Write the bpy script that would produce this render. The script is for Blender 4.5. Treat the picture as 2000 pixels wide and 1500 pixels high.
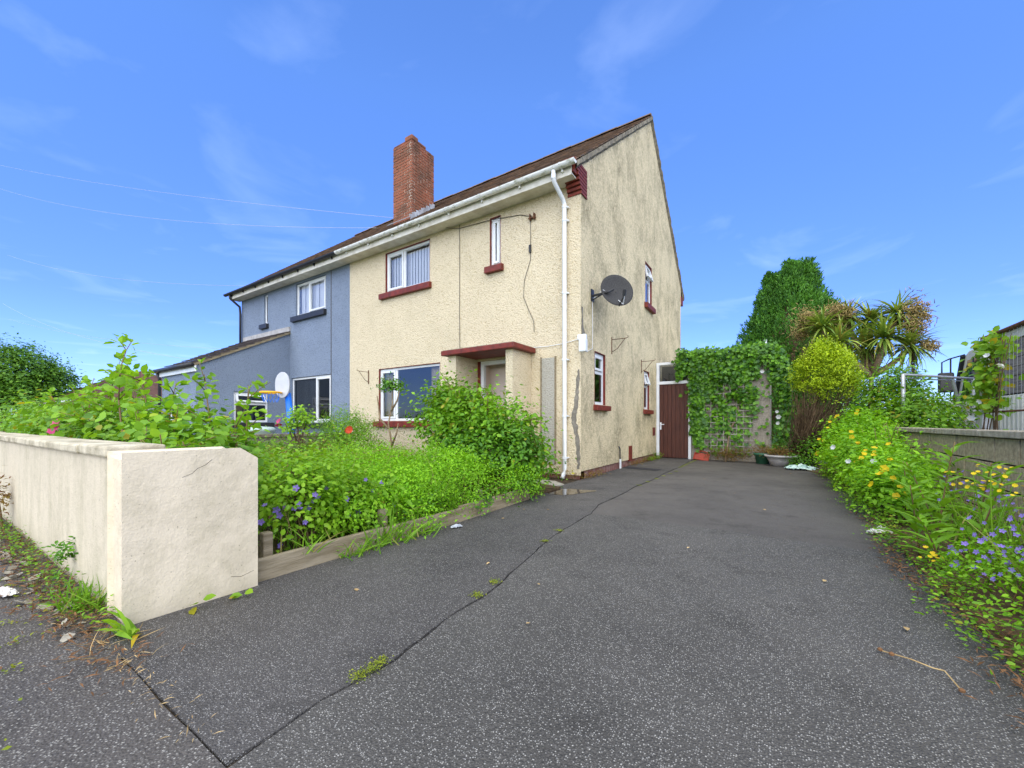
import bpy, math, random
import numpy as np
from mathutils import Vector, Matrix
R_ = math.radians
sc = bpy.context.scene
for o in list(bpy.data.objects): bpy.data.objects.remove(o)
col = sc.collection

# ------------------------------------------------------------------ camera
TH = R_(33.2)
cam_d = bpy.data.cameras.new('camera'); cam = bpy.data.objects.new('camera', cam_d); col.objects.link(cam)
cam.location = (0, 0, 0.95); cam.rotation_euler = (R_(90), 0, TH)
cam_d.sensor_width = 36; cam_d.lens = 36*788/2000; cam_d.shift_y = 77/2000
cam_d.clip_start = 0.05; cam_d.clip_end = 2000
sc.camera = cam
# ------------------------------------------------------------------ sky, sun, exposure
SUN_EL, SUN_AZ = R_(50), R_(152)         # azimuth measured clockwise from +Y
w = bpy.data.worlds.new('World'); sc.world = w; w.use_nodes = True
nt = w.node_tree; nt.nodes.clear()
def wn(t): return nt.nodes.new(t)
sky = wn('ShaderNodeTexSky'); sky.sky_type = 'NISHITA'; sky.sun_disc = False
sky.sun_elevation = SUN_EL; sky.sun_rotation = SUN_AZ; sky.altitude = 0; sky.air_density = 1.0; sky.dust_density = 0.3; sky.ozone_density = 2.5
hs = wn('ShaderNodeHueSaturation'); hs.inputs['Saturation'].default_value = 1.1; hs.inputs['Value'].default_value = 1.0
tint = wn('ShaderNodeMixRGB'); tint.blend_type = 'MULTIPLY'; tint.inputs[0].default_value = 1; tint.inputs[2].default_value = (1.0, 1.03, 1.24, 1)
tc = wn('ShaderNodeTexCoord'); sep = wn('ShaderNodeSeparateXYZ')
# thin cirrus: the direction is projected on a flat layer of air so that the clouds lie level
zmx = wn('ShaderNodeMath'); zmx.operation = 'MAXIMUM'; zmx.inputs[1].default_value = 0.06
dv = wn('ShaderNodeVectorMath'); dv.operation = 'DIVIDE'
cmb = wn('ShaderNodeCombineXYZ')
cn = wn('ShaderNodeTexNoise'); cn.inputs['Scale'].default_value = 1.7; cn.inputs['Detail'].default_value = 7; cn.inputs['Roughness'].default_value = 0.52; cn.inputs['Distortion'].default_value = 0.6
cr = wn('ShaderNodeValToRGB'); cr.color_ramp.elements[0].position = 0.55; cr.color_ramp.elements[0].color = (0, 0, 0, 1); cr.color_ramp.elements[1].position = 0.85; cr.color_ramp.elements[1].color = (0.08, 0.08, 0.08, 1)
cm = wn('ShaderNodeMixRGB'); cm.inputs[2].default_value = (8.0, 9.2, 11.0, 1)
bg = wn('ShaderNodeBackground'); bg.inputs['Strength'].default_value = 0.15
wo = wn('ShaderNodeOutputWorld'); L = nt.links.new
L(tc.outputs['Generated'], sep.inputs[0]); L(sep.outputs['Z'], zmx.inputs[0])
L(zmx.outputs[0], cmb.inputs[0]); L(zmx.outputs[0], cmb.inputs[1]); cmb.inputs[2].default_value = 1
L(tc.outputs['Generated'], dv.inputs[0]); L(cmb.outputs[0], dv.inputs[1]); L(dv.outputs[0], cn.inputs['Vector'])
L(cn.outputs['Fac'], cr.inputs[0]); L(sky.outputs[0], hs.inputs['Color']); L(hs.outputs[0], tint.inputs[1])
hz = wn('ShaderNodeValToRGB'); he = hz.color_ramp.elements; he[0].position = 0.0; he[0].color = (0.42, 0.52, 0.72, 1); he[1].position = 0.62; he[1].color = (0.76, 0.88, 1, 1); e3 = he.new(0.22); e3.color = (0.47, 0.54, 0.84, 1)
hm = wn('ShaderNodeMixRGB'); hm.blend_type = 'MULTIPLY'; hm.inputs[0].default_value = 1; L(sep.outputs['Z'], hz.inputs[0]); L(tint.outputs[0], hm.inputs[1]); L(hz.outputs[0], hm.inputs[2]); L(hm.outputs[0], cm.inputs[1]); L(cr.outputs[0], cm.inputs[0]); L(cm.outputs[0], bg.inputs[0]); L(bg.outputs[0], wo.inputs[0])
sd = bpy.data.lights.new('sun', 'SUN'); sun = bpy.data.objects.new('sun', sd); col.objects.link(sun)
sd.energy = 3.1; sd.angle = R_(112); sd.color = (1.0, 0.945, 0.67)
dirv = Vector((math.sin(SUN_AZ)*math.cos(SUN_EL), math.cos(SUN_AZ)*math.cos(SUN_EL), math.sin(SUN_EL)))
sun.rotation_euler = dirv.to_track_quat('Z', 'Y').to_euler(); sun.location = (4, -8, 20)
vs = sc.view_settings; vs.view_transform = 'Standard'; vs.look = 'None'; vs.exposure = 0.98; vs.gamma = 1; vs.use_curve_mapping = False
sc.cycles.use_denoising = True; sc.cycles.max_bounces = 6; sc.cycles.transparent_max_bounces = 8

# ------------------------------------------------------------------ materials
def mat(name):
    m = bpy.data.materials.new(name); m.use_nodes = True
    n = m.node_tree; b = n.nodes['Principled BSDF']; return m, n, b
def ramp(n, fac, stops):
    r = n.nodes.new('ShaderNodeValToRGB'); e = r.color_ramp.elements
    while len(e) < len(stops): e.new(0.5)
    for k, (p, c) in enumerate(stops):
        e[k].position = p; e[k].color = (c, c, c, 1) if isinstance(c, (int, float)) else (*c, 1)
    n.links.new(fac, r.inputs[0]); return r.outputs[0]
def noise(n, vec, scale, detail=4, rough=0.55, dist=0.0):
    t = n.nodes.new('ShaderNodeTexNoise'); t.inputs['Scale'].default_value = scale; t.inputs['Detail'].default_value = detail
    t.inputs['Roughness'].default_value = rough; t.inputs['Distortion'].default_value = dist
    n.links.new(vec, t.inputs['Vector']); return t.outputs['Fac']
def voro(n, vec, scale, out='Distance', feature='F1'):
    t = n.nodes.new('ShaderNodeTexVoronoi'); t.feature = feature; t.inputs['Scale'].default_value = scale
    n.links.new(vec, t.inputs['Vector']); return t.outputs[out]
def pos(n, scale=(1, 1, 1)):
    g = n.nodes.new('ShaderNodeNewGeometry')
    if scale == (1, 1, 1): return g.outputs['Position']
    m = n.nodes.new('ShaderNodeMapping'); m.inputs['Scale'].default_value = scale
    n.links.new(g.outputs['Position'], m.inputs['Vector']); return m.outputs[0]
def mix(n, fac, a, b, mode='MIX'):
    m = n.nodes.new('ShaderNodeMixRGB'); m.blend_type = mode
    for s, v in ((0, fac), (1, a), (2, b)):
        if isinstance(v, (int, float)): m.inputs[s].default_value = v if s == 0 else (v, v, v, 1)
        elif isinstance(v, tuple): m.inputs[s].default_value = (*v, 1)
        else: n.links.new(v, m.inputs[s])
    return m.outputs[0]
def math_(n, op, a, b=0.0):
    m = n.nodes.new('ShaderNodeMath'); m.operation = op
    for s, v in ((0, a), (1, b)):
        if isinstance(v, (int, float)): m.inputs[s].default_value = v
        else: n.links.new(v, m.inputs[s])
    return m.outputs[0]
def bump(n, b, height, strength=0.5, dist=0.01):
    u = n.nodes.new('ShaderNodeBump'); u.inputs['Strength'].default_value = strength; u.inputs['Distance'].default_value = dist
    n.links.new(height, u.inputs['Height']); n.links.new(u.outputs[0], b.inputs['Normal'])
def setc(n, b, c):
    if isinstance(c, tuple): b.inputs['Base Color'].default_value = (*c, 1)
    else: n.links.new(c, b.inputs['Base Color'])
def simple(name, c, c2=None, scale=6, rough=0.6, spec=0.3, metal=0.0, bstr=0.0, bscale=60, stretch=(1, 1, 1), lo=0.35, hi=0.65, island=0.0):
    m, n, b = mat(name); v = pos(n, stretch)
    out = c
    if c2: out = mix(n, ramp(n, noise(n, v, scale, 5), [(lo, 0), (hi, 1)]), c, c2)
    if island:
        g = n.nodes.new('ShaderNodeNewGeometry')
        out = mix(n, 1.0, out, ramp(n, g.outputs['Random Per Island'], [(0, 1-island), (1, 1+island)]), 'MULTIPLY')
    setc(n, b, out); b.inputs['Roughness'].default_value = rough; b.inputs['Specular IOR Level'].default_value = spec; b.inputs['Metallic'].default_value = metal
    if bstr: bump(n, b, noise(n, v, bscale, 4), bstr, 0.01)
    return m
def render_wall(name, base, dark, stain, stain_amt, grain=42, bstr=0.9, speck=0.62):
    """rough-cast render: lumps of stone under paint, dirt and painted shade in the pits, streaks of algae"""
    m, n, b = mat(name); p = pos(n)
    hgt = noise(n, p, grain, 3, 0.55)
    pit = ramp(n, hgt, [(0.34, speck), (0.47, 0.0)])  # darker colour in the bump's hollows adds shade contrast, beside the dirt
    c = mix(n, ramp(n, noise(n, p, 0.9, 4), [(0.3, 0), (0.7, 1)]), base, tuple(x*0.93 for x in base))
    c = mix(n, pit, c, dark)
    if stain_amt:
        st = noise(n, pos(n, (1.1, 1.1, 0.85)), 1.35, 8, 0.72, 0.35)
        fine = noise(n, p, 21, 4, 0.75)
        f = ramp(n, math_(n, 'ADD', math_(n, 'MULTIPLY', st, 0.56), math_(n, 'MULTIPLY', fine, 0.46)), [(0.47, 0), (0.66, stain_amt)])
        c = mix(n, f, c, stain)
    setc(n, b, c); b.inputs['Roughness'].default_value = 0.9; b.inputs['Specular IOR Level'].default_value = 0.15
    bump(n, b, hgt, bstr, 0.03); return m
def leafmat(name, c1, c2, trans=0.35, rough=0.5, yellow=None, ypos=0.94, spec=0.3):
    m, n, b = mat(name); g = n.nodes.new('ShaderNodeNewGeometry'); rnd = g.outputs['Random Per Island']
    cc = ramp(n, rnd, [(0.0, c1), (ypos-0.03, c2)] + ([(ypos, yellow), (1.0, yellow)] if yellow else []))
    cc = mix(n, ramp(n, noise(n, pos(n), 2.2, 3), [(0.38, 0), (0.68, 0.6)]), cc, tuple(0.55*x for x in c1))
    setc(n, b, cc); b.inputs['Roughness'].default_value = rough; b.inputs['Specular IOR Level'].default_value = spec
    tr = n.nodes.new('ShaderNodeBsdfTranslucent'); mx = n.nodes.new('ShaderNodeMixShader'); mx.inputs[0].default_value = trans
    n.links.new(mix(n, 1.0, cc, (1.25, 1.2, 0.6), 'MULTIPLY'), tr.inputs[0])
    n.links.new(b.outputs[0], mx.inputs[1]); n.links.new(tr.outputs[0], mx.inputs[2])
    n.links.new(mx.outputs[0], n.nodes['Material Output'].inputs[0]); return m
def tarmac(name, dark, light, scale, amount, blotch):
    """bitumen with stone chippings of two sizes, rubbed bare in places, stained in others"""
    m, n, b = mat(name); p = pos(n)
    wear = noise(n, p, 0.55, 5, 0.62, 0.4); fine = noise(n, p, 3.1, 5, 0.65)
    base = mix(n, ramp(n, wear, [(0.36, 0), (0.62, 1)]), tuple(0.85*x for x in dark), tuple(1.2*x for x in blotch))
    base = mix(n, ramp(n, noise(n, p, scale*0.75, 4, 0.7), [(0.36, 0.0), (0.70, 0.75)]), base, tuple(2.3*x for x in blotch))
    base = mix(n, ramp(n, fine, [(0.55, 0.0), (0.75, 0.5)]), base, tuple(0.55*x for x in dark))
    hts = []
    for sc_, am, tone in ((scale, amount, 1.0), (scale*0.6, amount*0.10, 1.15)):
        t = n.nodes.new('ShaderNodeTexVoronoi'); t.inputs['Scale'].default_value = sc_; n.links.new(p, t.inputs['Vector'])
        sp = n.nodes.new('ShaderNodeSeparateColor'); n.links.new(t.outputs['Color'], sp.inputs[0])
        th = math_(n, 'ADD', sp.outputs[0], math_(n, 'MULTIPLY', wear, 0.30))
        chip = math_(n, 'MULTIPLY', ramp(n, th, [(1.15-am-0.10, 0), (1.15-am+0.12, 0.85)]), ramp(n, t.outputs['Distance'], [(0.18, 1), (0.46, 0)]))
        base = mix(n, chip, base, mix(n, sp.outputs[1], tuple(tone*x for x in light), tuple(0.35*x for x in light))); hts.append(t.outputs['Distance'])
    n.links.new(ramp(n, fine, [(0.3, 0.60), (0.7, 0.86)]), b.inputs['Roughness'])
    setc(n, b, base); b.inputs['Specular IOR Level'].default_value = 0.3
    bump(n, b, math_(n, 'ADD', math_(n, 'MULTIPLY', hts[0], -1.0), noise(n, p, scale*0.6, 3)), 0.7, 0.006); return m
def glassmat(name, tintc=(0.8, 0.85, 0.9), refl=0.25):
    m, n, b = mat(name); n.nodes.remove(b)
    tr = n.nodes.new('ShaderNodeBsdfTransparent'); tr.inputs[0].default_value = (*tintc, 1)
    gl = n.nodes.new('ShaderNodeBsdfGlossy'); gl.inputs['Roughness'].default_value = 0.01; gl.inputs[0].default_value = (0.95, 0.97, 1, 1)
    fr = n.nodes.new('ShaderNodeFresnel'); fr.inputs[0].default_value = 1.5
    mx = n.nodes.new('ShaderNodeMixShader'); n.links.new(math_(n, 'ADD', fr.outputs[0], refl), mx.inputs[0])
    n.links.new(tr.outputs[0], mx.inputs[1]); n.links.new(gl.outputs[0], mx.inputs[2])
    n.links.new(mx.outputs[0], n.nodes['Material Output'].inputs[0]); return m

CREAM = (0.745, 0.625, 0.425)
MT = {}
MT['front'] = render_wall('cream_roughcast', CREAM, (0.42, 0.30, 0.15), (0.30, 0.25, 0.13), 0.22)
MT['gable'] = render_wall('stained_roughcast', (0.80, 0.665, 0.42), (0.30, 0.23, 0.13), (0.17, 0.14, 0.075), 0.80)
MT['blue'] = render_wall('blue_grey_roughcast', (0.24, 0.288, 0.368), (0.082, 0.10, 0.14), (0.12, 0.14, 0.18), 0.35)
def painted(name, c, dirt, algae, sx, amt):
    m, n, b = mat(name); p = pos(n)
    big = noise(n, pos(n, sx), 3.0, 7, 0.68, 0.3); sm = noise(n, p, 26, 5, 0.7)
    f = ramp(n, math_(n, 'ADD', math_(n, 'MULTIPLY', big, 0.7), math_(n, 'MULTIPLY', sm, 0.3)), [(0.46, 0), (0.64, amt)])
    cc = mix(n, f, mix(n, ramp(n, noise(n, p, 1.7, 4), [(0.3, 0), (0.7, 1)]), c, tuple(.92*x for x in c)), dirt)
    zz = n.nodes.new('ShaderNodeSeparateXYZ'); n.links.new(p, zz.inputs[0])      # splash-back of soil along the foot
    sp = math_(n, 'ADD', zz.outputs['Z'], math_(n, 'MULTIPLY', noise(n, p, 6, 6, 0.75), -0.34))
    cc = mix(n, ramp(n, math_(n, 'ADD', sp, 0.4), [(0.10, 0.6), (0.24, 0.25), (0.44, 0.0)]), cc, algae)
    cc = mix(n, ramp(n, noise(n, p, 75, 2), [(0.69, 0), (0.74, 0.7)]), cc, tuple(.45*x for x in dirt))
    setc(n, b, cc); b.inputs['Roughness'].default_value = 0.88; b.inputs['Specular IOR Level'].default_value = 0.15
    h = math_(n, 'ADD', math_(n, 'MULTIPLY', noise(n, p, 8, 4), 1.3), math_(n, 'MULTIPLY', noise(n, p, 90, 3), 0.35)); bump(n, b, h, 0.5, 0.012); return m
MT['wallpaint'] = painted('cream_painted_render', (0.80, 0.675, 0.485), (0.47, 0.40, 0.26), (0.27, 0.23, 0.12), (1, 1, 1), 0.55)  # base colour raised because the return face gets less light
MT['streaked'] = painted('streaked_cream_render', (0.67, 0.575, 0.415), (0.44, 0.385, 0.25), (0.27, 0.23, 0.12), (1.5, 1.5, 0.38), 0.7)  # base colour kept darker than the return face, which gets less light
MT['coping'] = simple('mossy_coping', (0.66, 0.58, 0.42), (0.34, 0.29, 0.19), 7, 0.9, 0.1, bstr=0.6)
MT['pier'] = simple('grey_pebbledash', (0.42, 0.36, 0.28), (0.24, 0.21, 0.17), 30, 0.9, 0.1, bstr=0.9, bscale=60)
MT['cement'] = simple('bare_cement', (0.27, 0.24, 0.19), (0.17, 0.15, 0.12), 14, 0.95, 0.1, bstr=0.8, bscale=50)
MT['greypanel'] = render_wall('grey_roughcast', (0.47, 0.44, 0.37), (0.22, 0.2, 0.16), (0.3, 0.27, 0.2), 0.3)
MT['red'] = simple('oxblood_paint', (0.22, 0.032, 0.018), (0.12, 0.022, 0.014), 9, 0.55, 0.35, bstr=0.2)
MT['redbrickpaint'] = simple('red_painted_brick', (0.24, 0.042, 0.024), (0.12, 0.025, 0.016), 20, 0.6, 0.3, bstr=0.4)
MT['plinth'] = simple('plum_plinth_paint', (0.20, 0.065, 0.052), (0.30, 0.20, 0.17), 9, 0.75, 0.2, bstr=0.5)
MT['black'] = simple('black_paint', (0.018, 0.018, 0.02), (0.03, 0.03, 0.032), 10, 0.45, 0.4)
MT['upvc'] = simple('white_upvc', (0.80, 0.80, 0.79), (0.70, 0.71, 0.70), 3, 0.35, 0.4)
MT['gutter'] = simple('stained_white_gutter', (0.78, 0.77, 0.72), (0.27, 0.28, 0.16), 13, 0.5, 0.3, stretch=(0.7, 1, 2.2), lo=0.5, hi=0.72)
MT['fascia'] = simple('cream_fascia', (0.72, 0.68, 0.58), (0.55, 0.50, 0.40), 5, 0.6, 0.3)
MT['tile'] = simple('brown_roof_tile', (0.125, 0.090, 0.070), (0.23, 0.135, 0.075), 5, 0.9, 0.15, bstr=0.6, bscale=40, island=0.45, lo=0.4, hi=0.7)
MT['tiledark'] = simple('dark_lean_to_tile', (0.065, 0.055, 0.055), (0.11, 0.085, 0.075), 6, 0.85, 0.2, bstr=0.5, island=0.35)
MT['mortar'] = simple('lichen_mortar', (0.30, 0.26, 0.19), (0.14, 0.12, 0.09), 12, 0.95, 0.1, bstr=0.9, bscale=30)
MT['brick'] = simple('chimney_brick', (0.29, 0.105, 0.060), (0.14, 0.07, 0.045), 2.6, 0.9, 0.12, bstr=0.5, bscale=60, island=0.3)
MT['bmortar'] = simple('brick_mortar', (0.72, 0.58, 0.46), (0.26, 0.20, 0.14), 2.2, 0.95, 0.1)
MT['lead'] = simple('lead_flashing', (0.48, 0.50, 0.53), (0.32, 0.33, 0.35), 10, 0.5, 0.4)
MT['glass'] = glassmat('window_glass', (0.92, 0.94, 0.95), 0.07); MT['glassdark'] = glassmat('dark_window_glass', (0.35, 0.38, 0.42), 0.05)
MT['blind'] = simple('pale_blind', (0.80, 0.80, 0.80), None, rough=0.8)
MT['curtain'] = simple('tan_curtain', (0.48, 0.38, 0.22), (0.36, 0.28, 0.16), 9, 0.9, 0.1, stretch=(5, 5, 0.2))
MT['hall'] = simple('beige_hall_wall', (0.80, 0.66, 0.56), None, rough=0.8)
MT['room'] = simple('dim_room', (0.10, 0.095, 0.09), None, rough=0.9)
MT['timberdoor'] = simple('brown_stained_boards', (0.115, 0.036, 0.020), (0.060, 0.018, 0.011), 10, 0.5, 0.35, stretch=(4, 4, 0.3), bstr=0.25, bscale=30, island=0.2)
MT['oldwood'] = simple('weathered_board', (0.33, 0.27, 0.18), (0.19, 0.15, 0.09), 9, 0.9, 0.1, stretch=(3, 0.35, 3), bstr=0.5, bscale=40)
MT['lattice'] = simple('pale_lattice_wood', (0.40, 0.37, 0.31), (0.25, 0.22, 0.17), 9, 0.85, 0.1)
MT['bark'] = simple('brown_bark', (0.17, 0.11, 0.06), (0.08, 0.055, 0.035), 18, 0.9, 0.1, stretch=(1, 1, 0.3), bstr=0.7)
MT['palebark'] = simple('pale_branch', (0.34, 0.25, 0.15), (0.20, 0.14, 0.085), 18, 0.9, 0.1, bstr=0.4)
MT['cane'] = simple('rose_cane', (0.15, 0.13, 0.04), (0.21, 0.10, 0.05), 8, 0.6, 0.3)
MT['deadwig'] = simple('dead_brown_twigs', (0.15, 0.100, 0.055), (0.075, 0.05, 0.03), 6, 0.9, 0.1, island=0.35)
MT['panicle'] = simple('dry_flower_stalks', (0.42, 0.31, 0.13), (0.25, 0.18, 0.07), 4, 0.9, 0.1, island=0.35)
MT['straw'] = simple('dry_grass', (0.50, 0.36, 0.17), (0.33, 0.21, 0.09), 8, 0.9, 0.1, island=0.35)
MT['litter'] = simple('brown_leaf_litter', (0.20, 0.10, 0.045), (0.11, 0.06, 0.03), 20, 0.95, 0.1, island=0.4)
MT['rose'] = leafmat('rose_leaf', (0.11, 0.26, 0.016), (0.29, 0.53, 0.03), 0.36, 0.42, (0.50, 0.42, 0.03), 0.965)
MT['roseyoung'] = leafmat('young_rose_leaf', (0.2, 0.42, 0.02), (0.38, 0.62, 0.035), 0.42, 0.42)
MT['lime'] = leafmat('bright_feathery_leaf', (0.17, 0.42, 0.01), (0.34, 0.64, 0.02), 0.4, 0.5)
MT['mid'] = leafmat('mid_green_leaf', (0.1, 0.26, 0.012), (0.27, 0.51, 0.022), 0.34, 0.42, (0.42, 0.37, 0.03), 0.97)
MT['darkleaf'] = leafmat('deep_green_leaf', (0.05, 0.16, 0.014), (0.16, 0.36, 0.022), 0.28, 0.36)
MT['ivy'] = leafmat('ivy_leaf', (0.03, 0.12, 0.014), (0.19, 0.42, 0.022), 0.26, 0.34)
MT['vine'] = leafmat('vine_leaf', (0.17, 0.36, 0.018), (0.32, 0.52, 0.03), 0.42, 0.42, (0.60, 0.42, 0.02), 0.90)
MT['grass'] = leafmat('grass_blade', (0.12, 0.29, 0.015), (0.27, 0.48, 0.03), 0.35, 0.5, (0.45, 0.38, 0.12), 0.92)
MT['conifer'] = leafmat('conifer_spray', (0.035, 0.13, 0.014), (0.12, 0.31, 0.022), 0.15, 0.6)
MT['gold'] = leafmat('golden_conifer_spray', (0.26, 0.4, 0.008), (0.54, 0.68, 0.012), 0.25, 0.6)
MT['cord'] = leafmat('cordyline_leaf', (0.13, 0.25, 0.035), (0.42, 0.5, 0.09), 0.2, 0.38, (0.42, 0.34, 0.08), 0.93)
MT['fartree'] = leafmat('broad_tree_leaf', (0.055, 0.17, 0.012), (0.18, 0.36, 0.02), 0.25, 0.5)
MT['russet'] = leafmat('russet_weed', (0.20, 0.075, 0.025), (0.30, 0.24, 0.04), 0.3, 0.6)
for nm, c in (('pyellow', (0.85, 0.62, 0.01)), ('ppurple', (0.33, 0.22, 0.72)), ('ppink', (0.75, 0.09, 0.28)), ('pred', (0.80, 0.10, 0.03)), ('pwhite', (0.85, 0.85, 0.85))):
    MT[nm] = leafmat(nm + '_petal', tuple(0.8*x for x in c), c, 0.3, 0.6)
MT['soil'] = simple('garden_soil', (0.075, 0.05, 0.03), (0.14, 0.095, 0.05), 9, 0.95, 0.1, bstr=0.9, bscale=30)
MT['earth'] = simple('rough_grass_ground', (0.07, 0.11, 0.03), (0.12, 0.15, 0.05), 3, 0.95, 0.1, bstr=0.5)
MT['tar_front'] = tarmac('chipped_tarmac', (0.031, 0.029, 0.0255), (0.56, 0.53, 0.47), 150, 0.50, (0.056, 0.051, 0.044))
MT['tar_back'] = tarmac('smooth_worn_tarmac', (0.043, 0.038, 0.034), (0.27, 0.25, 0.22), 220, 0.36, (0.074, 0.066, 0.057))
MT['tar_side'] = tarmac('side_strip_tarmac', (0.029, 0.027, 0.024), (0.52, 0.49, 0.44), 155, 0.44, (0.051, 0.046, 0.041))
MT['tar_pave'] = tarmac('coarse_pavement_tarmac', (0.030, 0.027, 0.024), (0.50, 0.47, 0.41), 125, 0.48, (0.056, 0.049, 0.042))
MT['tar_road'] = tarmac('road_tarmac', (0.045, 0.045, 0.047), (0.3, 0.3, 0.3), 90, 0.2, (0.06, 0.06, 0.06))
MT['tarpatch'] = simple('black_tarmac_patch', (0.022, 0.021, 0.025), (0.035, 0.033, 0.036), 40, 0.8, 0.3, bstr=0.5)
MT['joint'] = simple('dirty_joint', (0.030, 0.024, 0.018), (0.085, 0.060, 0.035), 14, 0.95, 0.1, bstr=0.5)
MT['moss'] = leafmat('moss', (0.14, 0.20, 0.012), (0.34, 0.36, 0.025), 0.2, 0.8)
MT['concrete'] = simple('pale_concrete', (0.42, 0.39, 0.32), (0.30, 0.27, 0.21), 8, 0.9, 0.1, bstr=0.4)
MT['block'] = simple('concrete_block', (0.56, 0.455, 0.285), (0.36, 0.285, 0.175), 24, 0.95, 0.1, bstr=1.0, bscale=75, island=0.14)
MT['blockcap'] = simple('weathered_coping_stone', (0.48, 0.42, 0.32), (0.29, 0.25, 0.18), 14, 0.95, 0.1, bstr=0.8, bscale=50)
MT['blockjoint'] = simple('block_wall_mortar', (0.075, 0.065, 0.05), (0.05, 0.04, 0.03), 12, 0.95, 0.1)
MT['corr'] = simple('mossy_corrugated_sheet', (0.46, 0.43, 0.25), (0.36, 0.36, 0.10), 9, 0.9, 0.1, bstr=0.5)
MT['dish'] = simple('charcoal_mesh_dish', (0.040, 0.038, 0.037), (0.062, 0.06, 0.058), 60, 0.8, 0.15)
MT['metalblk'] = simple('black_metal', (0.02, 0.02, 0.022), None, rough=0.45, spec=0.4)
MT['rust'] = simple('rusty_iron', (0.085, 0.045, 0.03), (0.16, 0.07, 0.035), 16, 0.8, 0.2)
MT['wire'] = simple('dark_cable', (0.07, 0.06, 0.05), None, rough=0.7)
MT['linewire'] = simple('grey_overhead_line', (0.42, 0.46, 0.52), None, rough=0.6)
MT['galv'] = simple('galvanised_tube', (0.55, 0.56, 0.57), (0.42, 0.42, 0.43), 8, 0.4, 0.5, 0.4)
MT['navy'] = simple('navy_letter_box', (0.010, 0.014, 0.05), None, rough=0.4)
MT['toyblue'] = simple('blue_plastic', (0.01, 0.15, 0.68), None, rough=0.35, spec=0.4)
MT['toyyellow'] = simple('yellow_plastic', (0.85, 0.42, 0.01), None, rough=0.4)
MT['toygrey'] = simple('pale_grey_plastic', (0.55, 0.55, 0.56), (0.48, 0.48, 0.5), 5, 0.4, 0.4)
MT['lid'] = simple('pale_green_plastic', (0.42, 0.52, 0.47), None, rough=0.5)
MT['greenpot'] = simple('green_plastic_pot', (0.045, 0.16, 0.085), (0.03, 0.11, 0.06), 6, 0.5, 0.4)
MT['bowl'] = simple('grey_stone_bowl', (0.46, 0.43, 0.41), (0.33, 0.31, 0.29), 8, 0.7, 0.2)
MT['redplastic'] = simple('orange_red_plastic', (0.42, 0.045, 0.015), (0.26, 0.035, 0.015), 8, 0.5, 0.4)
MT['film'] = simple('pale_green_plastic_film', (0.45, 0.62, 0.55), (0.62, 0.72, 0.68), 10, 0.25, 0.5)
MT['tissue'] = simple('white_tissue', (0.82, 0.80, 0.77), (0.7, 0.66, 0.6), 12, 0.9, 0.1)
MT['lorrypale'] = simple('pale_lorry_panel', (0.74, 0.74, 0.66), (0.60, 0.61, 0.53), 4, 0.5, 0.4)
MT['lorrydark'] = simple('weathered_dark_slats', (0.16, 0.145, 0.14), (0.27, 0.245, 0.23), 10, 0.8, 0.2, stretch=(1, 0.3, 3))
MT['lorryroof'] = simple('mossy_lorry_roof', (0.33, 0.29, 0.20), (0.17, 0.15, 0.10), 9, 0.95, 0.1, bstr=0.6)
MT['farroof'] = simple('far_brown_roof', (0.13, 0.07, 0.055), (0.09, 0.05, 0.04), 3, 0.9, 0.1)
MT['farwall'] = simple('far_pale_wall', (0.62, 0.60, 0.55), None, rough=0.9)
m, n, b = mat('puddle_water'); b.inputs['Base Color'].default_value = (0.035, 0.024, 0.018, 1); b.inputs['Roughness'].default_value = 0.02; b.inputs['Specular IOR Level'].default_value = 0.9
MT['water'] = m

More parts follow.
